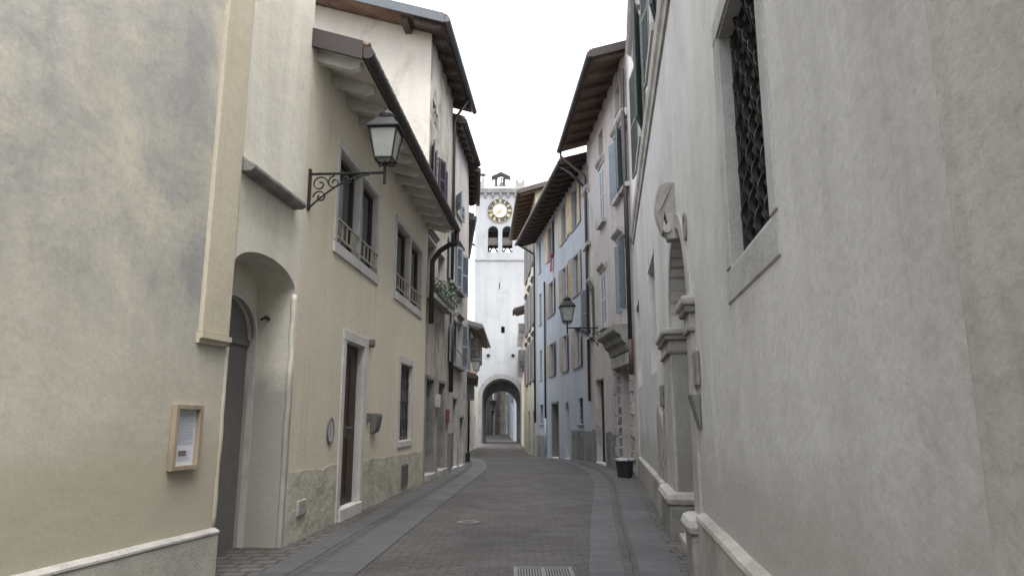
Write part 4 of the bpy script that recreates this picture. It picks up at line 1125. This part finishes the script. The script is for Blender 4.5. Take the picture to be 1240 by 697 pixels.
# plaques and small fixtures
def slabthing(name, W, rc, w0, w1, mat, label, cat, bev=.006, tilt=0):
    mb = MB().prism(W, [(w0, rc[2]), (w1, rc[2]), (w1 + tilt, rc[3]), (w0, rc[3])], rc[0], rc[1])
    return tag(mb.build(name, M[mat], None, bevel=bev, org=W.pt((rc[0] + rc[1]) / 2, 0, rc[2])), label, cat)
slabthing('stone_plaque', WR1, WR1.rect((840.4, 429), (849, 466)), .003, .03, 'stonedk', 'dark stone plaque on the pale wall just right of the portal arch', 'plaque')
slabthing('stone_plaque', WR1, WR1.rect((801, 467), (805, 491)), .003, .03, 'stonedk', 'small dark plaque on the wall beyond the portal, above the peeled plaster', 'plaque')
r = WR1.rect((844, 478), (850.5, 519))
t = thing('letter_box', WR1.pt((r[0] + r[1]) / 2, 0, r[2]), 'wedge shaped grey metal box leaning from the wall under the dark plaque', 'letter box')
MB().prism(WR1, [(.003, r[2]), (.012, r[2]), (.075, r[3]), (.003, r[3])], r[0], r[1]).build('body', M['steel'], t, bevel=.006)
MB().prism(WR1, [(.0125, r[2] + .01), (.017, r[2] + .01), (.079, r[3] - .005), (.075, r[3] - .005)], r[0] + .02, r[1] - .02).build('lid', M['slate'], t)
r = WR1.rect((829, 265), (832, 284)); uc, zc = (r[0] + r[1]) / 2, (r[2] + r[3]) / 2
rg = MB(); n = 20
for k in range(n):
    a, b = 2 * math.pi * k / n, 2 * math.pi * (k + 1) / n
    rg.panel(WR1, [(uc + .10 * math.cos(a), zc + .13 * math.sin(a)), (uc + .10 * math.cos(b), zc + .13 * math.sin(b)), (uc + .075 * math.cos(b), zc + .1 * math.sin(b)), (uc + .075 * math.cos(a), zc + .1 * math.sin(a))], .003, .02)
t = thing('wall_emblem', WR1.pt(uc, 0, zc - .13), 'tiny oval ring emblem on the pale wall above the portal arch', 'emblem')
rg.build('ring', M['stonedk'], t)
MB().panel(WR1, [(uc - .07, zc), (uc, zc - .095), (uc + .07, zc), (uc, zc + .095)], .003, .012).build('field', M['stone'], t)

for pl in ([(893, 584), (899, 587), (907, 590), (914, 595), (921, 598)],):
    pts = []
    for a_, b_ in pl:
        u_, z_ = WR1.uz(a_, b_); pts.append(WR1.pt(u_, .0005, z_))
    MB().tube(pts, [.0006] + [.0013] * (len(pts) - 2) + [.0005], 5).build('crack', M['stonedk'], h.root)
WR0 = Wall((r1x(-26), -26), (r1x(YB), YB), 'R')
h = House('brownish_house', 'plain brownish grey wall nearest the viewer on the right edge', WR0)
h.wall(0, WR0.len - .001, -1, 8, 5, M['R0'])
MB().box(WR0, 0, WR0.len - .002, -.02, .058, -1, (zn + zn2) / 2).build('plinth', M['plinth'], h.root)

# ------------------------------------------------------------------ right: mauve grey house with blue shutters
WR2 = Wall((2.95, 16.55), (2.60, 22.9), 'R'); U = WR2.len
h = House('mauve_house', 'mauve grey house with blue and white shutters and a stone portal, beside the pale house', WR2)
OR2 = .88
ze = (WR2.uz(717, 55, OR2)[1] + WR2.uz(680, 190, OR2)[1]) / 2; print('R2 ze', ze, WR2.uz(717, 55, OR2), WR2.uz(680, 190, OR2), U)
for tl, br in (((744, 113), (750.5, 128)), ((724.3, 165.5), (730, 180)), ((709, 206), (713, 221))):
    window(h, WR2.rect(tl, br), .14, 'greywood', 'curtain', None, (.04, .03, .05, 'stone'), mull=False)
CS = (.10, .14, .20, .08, 'stone'); SS = (.12, .13, .13, 'stone')
top = [WR2.rect((745, 172), (754, 227)), WR2.rect((726, 207), (733, 262)), WR2.rect((709, 246), (715, 298))]
z0, z1 = sum(r[2] for r in top) / 3, sum(r[3] for r in top) / 3; print('R2 top', top)
window(h, (top[0][0], top[0][1], z0, z1), .2, 'greywood', 'curtain', (.08, .015, 'frame'), SS, CS, sh=[('a', 150, 'sh_blue', False), ('b', 165, 'sh_blue', False)])
for r in top[1:]:
    window(h, (r[0], r[1], z0, z1), .16, 'greywood', 'dark', (.08, .012, 'frame'), SS, CS, closed=('sh_pale', -.02), mull=False)
r = WR2.rect((757, 176), (763, 222))
if r[0] < .1: r = (.1, max(.75, r[1]), r[2], r[3])
window(h, (r[0] + .05, min(r[1], r[0] + .8), z0, z1), .16, 'greywood', 'glass', None, SS, CS, sh=[('b', 160, 'sh_green', True)])
mid = [WR2.rect((751, 297), (759, 378)), WR2.rect((728, 335), (735.5, 392)), WR2.rect((714, 355), (719, 412))]; print('R2 mid', mid)
z0, z1 = mid[1][2], mid[1][3]
window(h, (mid[0][0], mid[0][1], z0 + .05, z1 + .25), .25, 'greywood', 'curtain', (.10, .02, 'stone'), None, (.22, .22, .22, .10, 'stone'), sh=[('a', 130, 'sh_blue', False), ('b', 162, 'sh_blue', False)])
window(h, (mid[1][0], mid[1][1], z0, z1), .16, 'greywood', 'dark', (.08, .012, 'frame'), SS, CS, closed=('sh_pale', -.02), mull=False)
window(h, (mid[2][0], mid[2][1], z0, z1), .2, 'greywood', 'curtain', (.08, .015, 'frame'), SS, CS, sh=[('b', 118, 'sh_blue', True), ('a', 170, 'sh_green', True)])
dr = WR2.rect((721.8, 461), (734, 561)); print('R2 door', dr)
door(h, (dr[0], dr[1], gz(21) + .05, dr[3]), .16, 'void', (.10, .02, 'stone'), (.05, .2, 'coping'), None)
pr = WR2.rect((747, 447), (766, 550)); print('R2 portal', pr)
pr = (max(.28, pr[0]), pr[1], .28, pr[3])
pd = door(h, pr, .40, 'curtain', None, (.12, .6, 'stonedk'), None, panels=False)
MB().box(WR2, pr[0] + .01, pr[1] - .01, -.40, -.30, pr[3] - .55, pr[3] - .48).build('transom', M['stone'], pd)
MB().box(WR2, pr[0] + .01, pr[1] - .01, -.399, -.392, pr[3] - .47, pr[3] - .01).build('fanlight', M['glass'], pd)
for ub in (0, 1):
    z = .05; k = 0
    while z < pr[3] - .05:
        wd_ = .34 if k % 2 else .24; hh = .27
        a, b = (pr[1], pr[1] + wd_) if ub else (max(.0, pr[0] - wd_), pr[0])
        MB().box(WR2, a, b, -.12, .035 + .012 * (k % 2), z + .006, min(z + hh - .006, pr[3])).build('quoin_block', M['stone'], pd, bevel=.022)
        z += hh; k += 1
MB().box(WR2, max(.0, pr[0] - .26), pr[1] + .28, -.10, .10, pr[3] + .005, pr[3] + .30).build('lintel', M['stone'], pd, bevel=.02)
zl = WR2.uz(737, 397.5, .42)[1]; print('ledge', zl, pr[3])
le = MB().prism(WR2, [(-.01, zl - .62), (.10, zl - .62), (.14, zl - .46), (.24, zl - .38), (.28, zl - .24), (.40, zl - .17), (.44, zl - .12), (.44, zl), (-.01, zl + .02)], max(.0, pr[0] - .35), pr[1] + .42).build('door_hood', M['stonedk'], h.root)
ragged(WR2, pr[1] + .3, dr[0] - .12, -1.2, .95, .05, .012, 31).build('dado', M['R2low'], h.root)
ragged(WR2, dr[1] + .12, U, -1.2, 1.0, .05, .012, 33).build('dado', M['R2low'], h.root)
h.wall(0, U, -1.4, ze + OR2 * .30 + .02, 6, M['R2'], .30, 6)
h.roof(0, U, ze, OR2, .30, 6, (.8, .13, .13, 'rafterrd'), 'rafterrd', 'metaldk', v0=-.02, v1=.25)
q1 = WR2.pt(U + .1, OR2 + .02, ze - .02)
h.pipe([q1, q1 + Vector((0, 0, -.2)), WR2.pt(U - .02, .09, ze - .95), WR2.pt(U - .02, .08, ze - 1.15), WR2.pt(U - .02, .08, 1.9)], .05, 'copper')
h.pipe([WR2.pt(.10, .10, ze - .3), WR2.pt(.10, .10, 3.2)], .055, 'metaldk')
h.pipe([WR2.pt(.22, .10, ze - .2), WR2.pt(.22, .10, zs1 + .0)], .035, 'metalgr')
h.pipe([WR2.pt(.10, .10, 3.19), WR2.pt(.10, .10, 2.35)], .06, 'copper')
wt = MB()
for k in range(160):
    c = WR2.pt(random.uniform(pr[0], pr[1] + .4), random.uniform(.1, .4), zl + random.random() ** 2 * .16)
    e = Vector((random.gauss(0, .4), random.gauss(0, .4), 1)).normalized(); f = e.orthogonal().normalized(); s_ = random.uniform(.03, .06)
    wt.face([c - f * .008, c + e * s_, c + f * .008])
tag(wt.build('weeds', M['grass'], None), 'tuft of green weeds growing on the stone door hood', 'weeds', kind='stuff')
lantern(WR2, (724, 397), (687, 397), 'black iron lantern on a scrolled bracket from the mauve house, before the blue house', scale=1.25)
gb_ = ground(757, 578)
bin_(gb_ + Vector((0, 0, .012)), .125, .16, .40, 'black bucket lined with a white bag outside the stone portal', True, .25)

# ------------------------------------------------------------------ right: pale blue house
WB = Wall((2.62, 23.2), (1.20, 34.4), 'R'); U = WB.len
h = House('blue_house', 'pale blue house with beige wooden shutters on three rows of windows', WB)
OB = .92
ze = (WB.uz(678, 206, OB)[1] + WB.uz(630, 287, OB)[1]) / 2; print('blue ze', ze, WB.uz(678, 206, OB), WB.uz(630, 287, OB), U)
rows = [
 [((652, 293), (656, 325), 0), ((663.2, 279), (669.3, 310), 2), ((680, 253), (686, 290), 2), ((692.5, 235), (700, 272.5), 2)],
 [((652.8, 356), (656.5, 392), 0), ((664.7, 345), (670.5, 377), 2), ((681, 329), (686, 365), 2), ((694, 311), (701.5, 357), 2)],
 [((653.2, 424), (657.2, 460.5), 0), ((666, 417), (671.2, 452), 2), ((682, 407), (687, 447), 2), ((696, 402), (703, 442.5), 2)],
]
for ri, row in enumerate(rows):
    rr_ = [WB.rect(a, b) for a, b, _ in row]
    z0 = sorted(r[2] for r in rr_)[1]; z1 = sorted(r[3] for r in rr_)[2]
    z0 = sum(r[2] for r in rr_) / 4; z1 = sum(r[3] for r in rr_) / 4
    print('blue row', ri, [[round(q, 2) for q in r] for r in rr_])
    for r, (a, b, sh) in zip(rr_, row):
        sm_ = 'sh_beige' if ri == 0 else 'sh_tan'
        c = (r[0] + r[1]) / 2; wv = max(.34, min(.5, (r[1] - r[0]) / 2)) if sh else .28
        window(h, (c - wv, c + wv, z0, z1), .10, 'greywood', 'curtain', (.06, .01, 'blue'), (.14, .04, .06, 'stonedk'), sh=[('a', random.choice((174, 176, 170)), sm_, False), ('b', random.choice((174, 177, 168)), sm_, False)] if sh else None)
r = WB.rect((654, 490), (658, 513)); window(h, r, .15, 'slate', 'dark', None, (.1, .05, .06, 'stonedk'), mull=False)
r = WB.rect((700.5, 482), (706.5, 513)); window(h, r, .15, 'slate', 'dark', None, (.1, .05, .06, 'stonedk'), bars='iron')
r = WB.rect((668.5, 489), (677, 553)); door(h, (r[0], r[1], gz(29), r[3]), .25, 'greywood', (.10, .02, 'slate'), (.04, .2, 'coping'), None)
r = WB.rect((685.5, 486), (690, 555)); door(h, (r[0], r[0] + .75, gz(27), r[3]), .3, 'slate', None, (.04, .2, 'coping'), None, arch=.34)
h.wall(0, U, -1.6, ze + OB * .31 + .02, 6, M['blue'], .31, 6)
h.roof(0, U, ze, OB, .31, 6, (.62, .14, .16, 'rafterdk'), 'rafterdk', 'metaldk', v0=.1, v1=.15)
ur = WB.rect((692, 490), (715, 530)); ud_ = WB.rect((652, 490), (661, 530))
for a, b in ((0.02, ur[1]), (ud_[0], U - .02)):
    zc = gz(WB.y((a + b) / 2)) + 1.0
    MB().box(WB, a, b, -.01, .02, -1.6, zc).build('dado', M['R2low'], h.root)
up_ = WB.uz(662, 450)[0]
h.pipe([WB.pt(up_, .07, WB.uz(662, 340)[1]), WB.pt(up_, .07, 1.4)], .045, 'metaldk'); h.pipe([WB.pt(up_, .07, 1.39), WB.pt(up_, .07, -.2)], .05, 'zinc')
h.pipe([WB.pt(U - .1, OB + .05, ze), WB.pt(U - .1, .1, ze - .5), WB.pt(U - .1, .09, ze - .7), WB.pt(U - .1, .09, 1.2)], .05, 'metaldk')
h.pipe([WB.pt(.1, OB + .05, ze), WB.pt(.05, .6, ze - .25), WB.pt(.02, .12, ze - .75)], .045, 'metalgr')
u_, z_ = WB.uz(670.5, 305)
cl = MB(); n = 6
for k in range(n):
    for j in range(5):
        pass
pts = [[WB.pt(u_ + .05 * k + .0, .10 + .03 * math.sin(k * 1.9 + j * .7), z_ - .12 * j + .02 * math.sin(k * 2)) for k in range(6)] for j in range(8)]
for j in range(7):
    for k in range(5): cl.hexa([pts[j][k], pts[j][k + 1], pts[j][k + 1] + Vector((-.01, 0, 0)), pts[j][k] + Vector((-.01, 0, 0))], [pts[j + 1][k], pts[j + 1][k + 1], pts[j + 1][k + 1] + Vector((-.01, 0, 0)), pts[j + 1][k] + Vector((-.01, 0, 0))])
tag(cl.build('hung_cloth', M['cloth'], None, org=WB.pt(u_, .1, z_)), 'red cloth hanging below a top window of the pale blue house', 'cloth')

# ------------------------------------------------------------------ right: lemon house, ochre house
W4R = Wall((1.20, 34.4), (.78, 43.4), 'R'); U = W4R.len
h = House('lemon_house', 'narrow lemon yellow house with stone window hoods, beyond the blue house', W4R)
O4 = .85
ze = 12.7; print('R4 ze', ze, W4R.uz(626, 233, O4), W4R.uz(619.5, 288, O4), U)
for tp, bt_ in ((278, 318), (352, 392), (418, 460)):
    za, zb2 = W4R.uz(646, tp - 8)[1], W4R.uz(646, bt_)[1]
    for u0 in (1.0, 3.6, 6.2): window(h, (u0, u0 + .95, zb2, za), .15, 'greywood', 'glass', (.1, .02, 'frame'), (.12, .08, .1, 'hood'), (.12, .14, .2, .1, 'hood'), sh=[('a', 172, 'sh_grey', True), ('b', 172, 'sh_grey', True)])
for u0 in (1.0, 4.5): door(h, (u0, u0 + 1.1, gz(37), 1.75), .2, 'slate', (.12, .02, 'stone'), None, None)
h.wall(0, U, -2, ze + O4 * .31 + .02, 6, M['R4'], .31, 6)
h.roof(0, U, ze, O4, .31, 6, (.75, .13, .15, 'rafterrd'), 'rafterrd', 'metaldk', v0=.5, v1=.1)
W5R = Wall((.93, 44.5), (.86, 64.5), 'R'); U = W5R.len
h = House('ochre_house', 'ochre house with grey shutters against the right side of the tower', W5R)
O5 = .75; ze = W5R.uz(623.5, 378, O5)[1]; print('R5 ze', ze)
ze = 8.2
for (pa, pb) in (((632, 392), (632.4, 404)), ((632, 424), (632.4, 447))):
    y_ = 47.0; v1_, v0_ = [math.tan(math.atan((CY - pp[1]) / F) + PITCH) * y_ + EYE for pp in (pa, pb)]
    for u0 in (2.4, 6.2, 11): window(h, (u0, u0 + .95, v0_, v1_), .15, 'greywood', 'curtain', (.1, .02, 'frame'), (.1, .08, .08, 'frame'), sh=[('a', 100, 'sh_grey', True), ('b', 165, 'sh_grey', True)])
for u0 in (1.2, 7.5): door(h, (u0, u0 + 1.1, -.58, 1.6), .2, 'slate', (.12, .02, 'stone'), None, None)
h.wall(0, U, -2, ze + .12, 6, M['R5'], .31, 6)
h.roof(0, 1.3, ze, O5, .31, 6, (.7, .12, .14, 'raftergr'), 'raftergr', 'metaldk', v0=.4, v1=0)
fp = W5R.pt(2.9, .16, v0_ - .02)
t = thing('flower_box', fp, 'window box of red flowers on the ochre house', 'flower box')
MB().box(W5R, 2.4, 3.4, .05, .25, v0_ - .04, v0_ + .12).build('trough', M['cloth'], t)
fl = MB()
for k in range(140):
    c = W5R.pt(random.uniform(2.35, 3.45), random.uniform(.03, .34), v0_ + random.uniform(.08, .3)); e = Vector((random.gauss(0, 1), random.gauss(0, 1), random.gauss(0, 1))).normalized(); f = e.orthogonal().normalized()
    fl.face([c - e * .05, c + f * .04, c + e * .05, c - f * .04])
fl.build('foliage', M['leaf'], t)

# ------------------------------------------------------------------ beyond the archway
WF = Wall((-7.5, 78), (-.75, 93.5)); U = WF.len
h = House('dark_stone_house', 'dark stone house with arched doors seen through the tower archway', WF)
for u0, z1, ar, wd_ in ((3.2, 2.3, 0, 1.0), (6.2, 2.6, 0, 1.1), (8.6, 3.4, .8, 1.7), (12.2, 2.6, 0, 1.0)):
    door(h, (u0, u0 + wd_, gz(85) - .1, z1), .3, 'dark', (.15, .03, 'stonedk') if not ar else None, None, None, arch=ar, panels=False)
for u0 in (2.6, 4.8, 7.2, 9.6, 12.0):
    window(h, (u0, u0 + 1.0, 4.0, 6.0), .2, 'greywood', 'glass', (.12, .03, 'frame'), (.2, .2, .15, 'stonedk'), sh=[('a', 172, 'sh_green', True), ('b', 170, 'sh_pale', True)])
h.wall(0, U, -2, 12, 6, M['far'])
WF2 = Wall((.25, 73), (-.60, 92), 'R'); U = WF2.len
h = House('far_white_house', 'pale house with a blue shutter just past the archway on the right', WF2)
door(h, (4, 5.2, gz(80) - .1, 2.2), .25, 'dark', (.15, .03, 'stone'), None, None, panels=False)
window(h, (2.0, 3.0, 3.2, 5.2), .2, 'greywood', 'glass', None, (.1, .1, .1, 'stone'), sh=[('a', 120, 'sh_pale', True), ('b', 160, 'sh_pale', True)])
h.wall(0, U, -2, 11, 6, M['blue'])
WF3 = Wall((-6, 112), (8, 104)); h = House('end_house', 'dark grey house closing the far street', WF3)
for u0 in (2, 5, 8, 11): window(h, (u0, u0 + 1.1, 3.5, 5.4), .2, 'greywood', 'glass', (.12, .03, 'frame'), mull=True)
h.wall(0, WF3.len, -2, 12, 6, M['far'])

# ------------------------------------------------------------------ ironwork in the road
p = ground(567, 633)
t = thing('manhole_cover', p + Vector((0, 0, .006)), 'small round iron cover set in the brick road', 'manhole cover')
mc = MB(); q = Vector((p.x, p.y, gz(p.y) + .006))
mc.lathe(q, [(.13, 0), (.13, .012), (.10, .012), (.10, .009)], 28)
for k in range(6): mc.tube([q + Vector((-.07, -.06 + .024 * k, .012)), q + Vector((.07, -.06 + .024 * k, .012))], .006, 4)
mc.build('lid', M['steel'], t)
MB().lathe(q, [(.150, -.004), (.150, .010), (.134, .010), (.134, -.004)], 28).build('rim', M['steel'], t)
a, b, c = ground(622, 690), ground(691, 687), ground(655, 697)
x0, x1, y1 = a.x, b.x, (a.y + b.y) / 2; y0 = y1 - .48
t = thing('drain_grate', ((x0 + x1) / 2, y0, .006), 'rectangular iron drain grate in the road, at the bottom of the view', 'drain')
WG = Wall((x0, y0), (x1, y0))
gf = MB(); z = .006
def gbx(m, xa, xb, ya, yb, za, zb_): m.hexa([(xa, ya, za), (xb, ya, za), (xb, yb, za), (xa, yb, za)], [(xa, ya, zb_), (xb, ya, zb_), (xb, yb, zb_), (xa, yb, zb_)])
gbx(gf, x0, x1, y0, y0 + .035, z, z + .014); gbx(gf, x0, x1, y1 - .035, y1, z, z + .014); gbx(gf, x0, x0 + .035, y0 + .036, y1 - .036, z, z + .014); gbx(gf, x1 - .035, x1, y0 + .036, y1 - .036, z, z + .014)
gbx(gf, (x0 + x1) / 2 - .02, (x0 + x1) / 2 + .02, y0 + .036, y1 - .036, z, z + .013)
gf.build('frame', M['steel'], t)
pt_ = MB(); gbx(pt_, x0 + .036, x1 - .036, y0 + .036, y1 - .036, z, z + .003); pt_.build('pit', M['dark'], t)
n = 18; ba = MB()
for k in range(n):
    x = x0 + .05 + (x1 - x0 - .1) * k / (n - 1)
    if abs(x - (x0 + x1) / 2) > .03: gbx(ba, x - .007, x + .007, y0 + .036, y1 - .036, z + .0035, z + .011)
ba.build('bars', M['steel'], t)
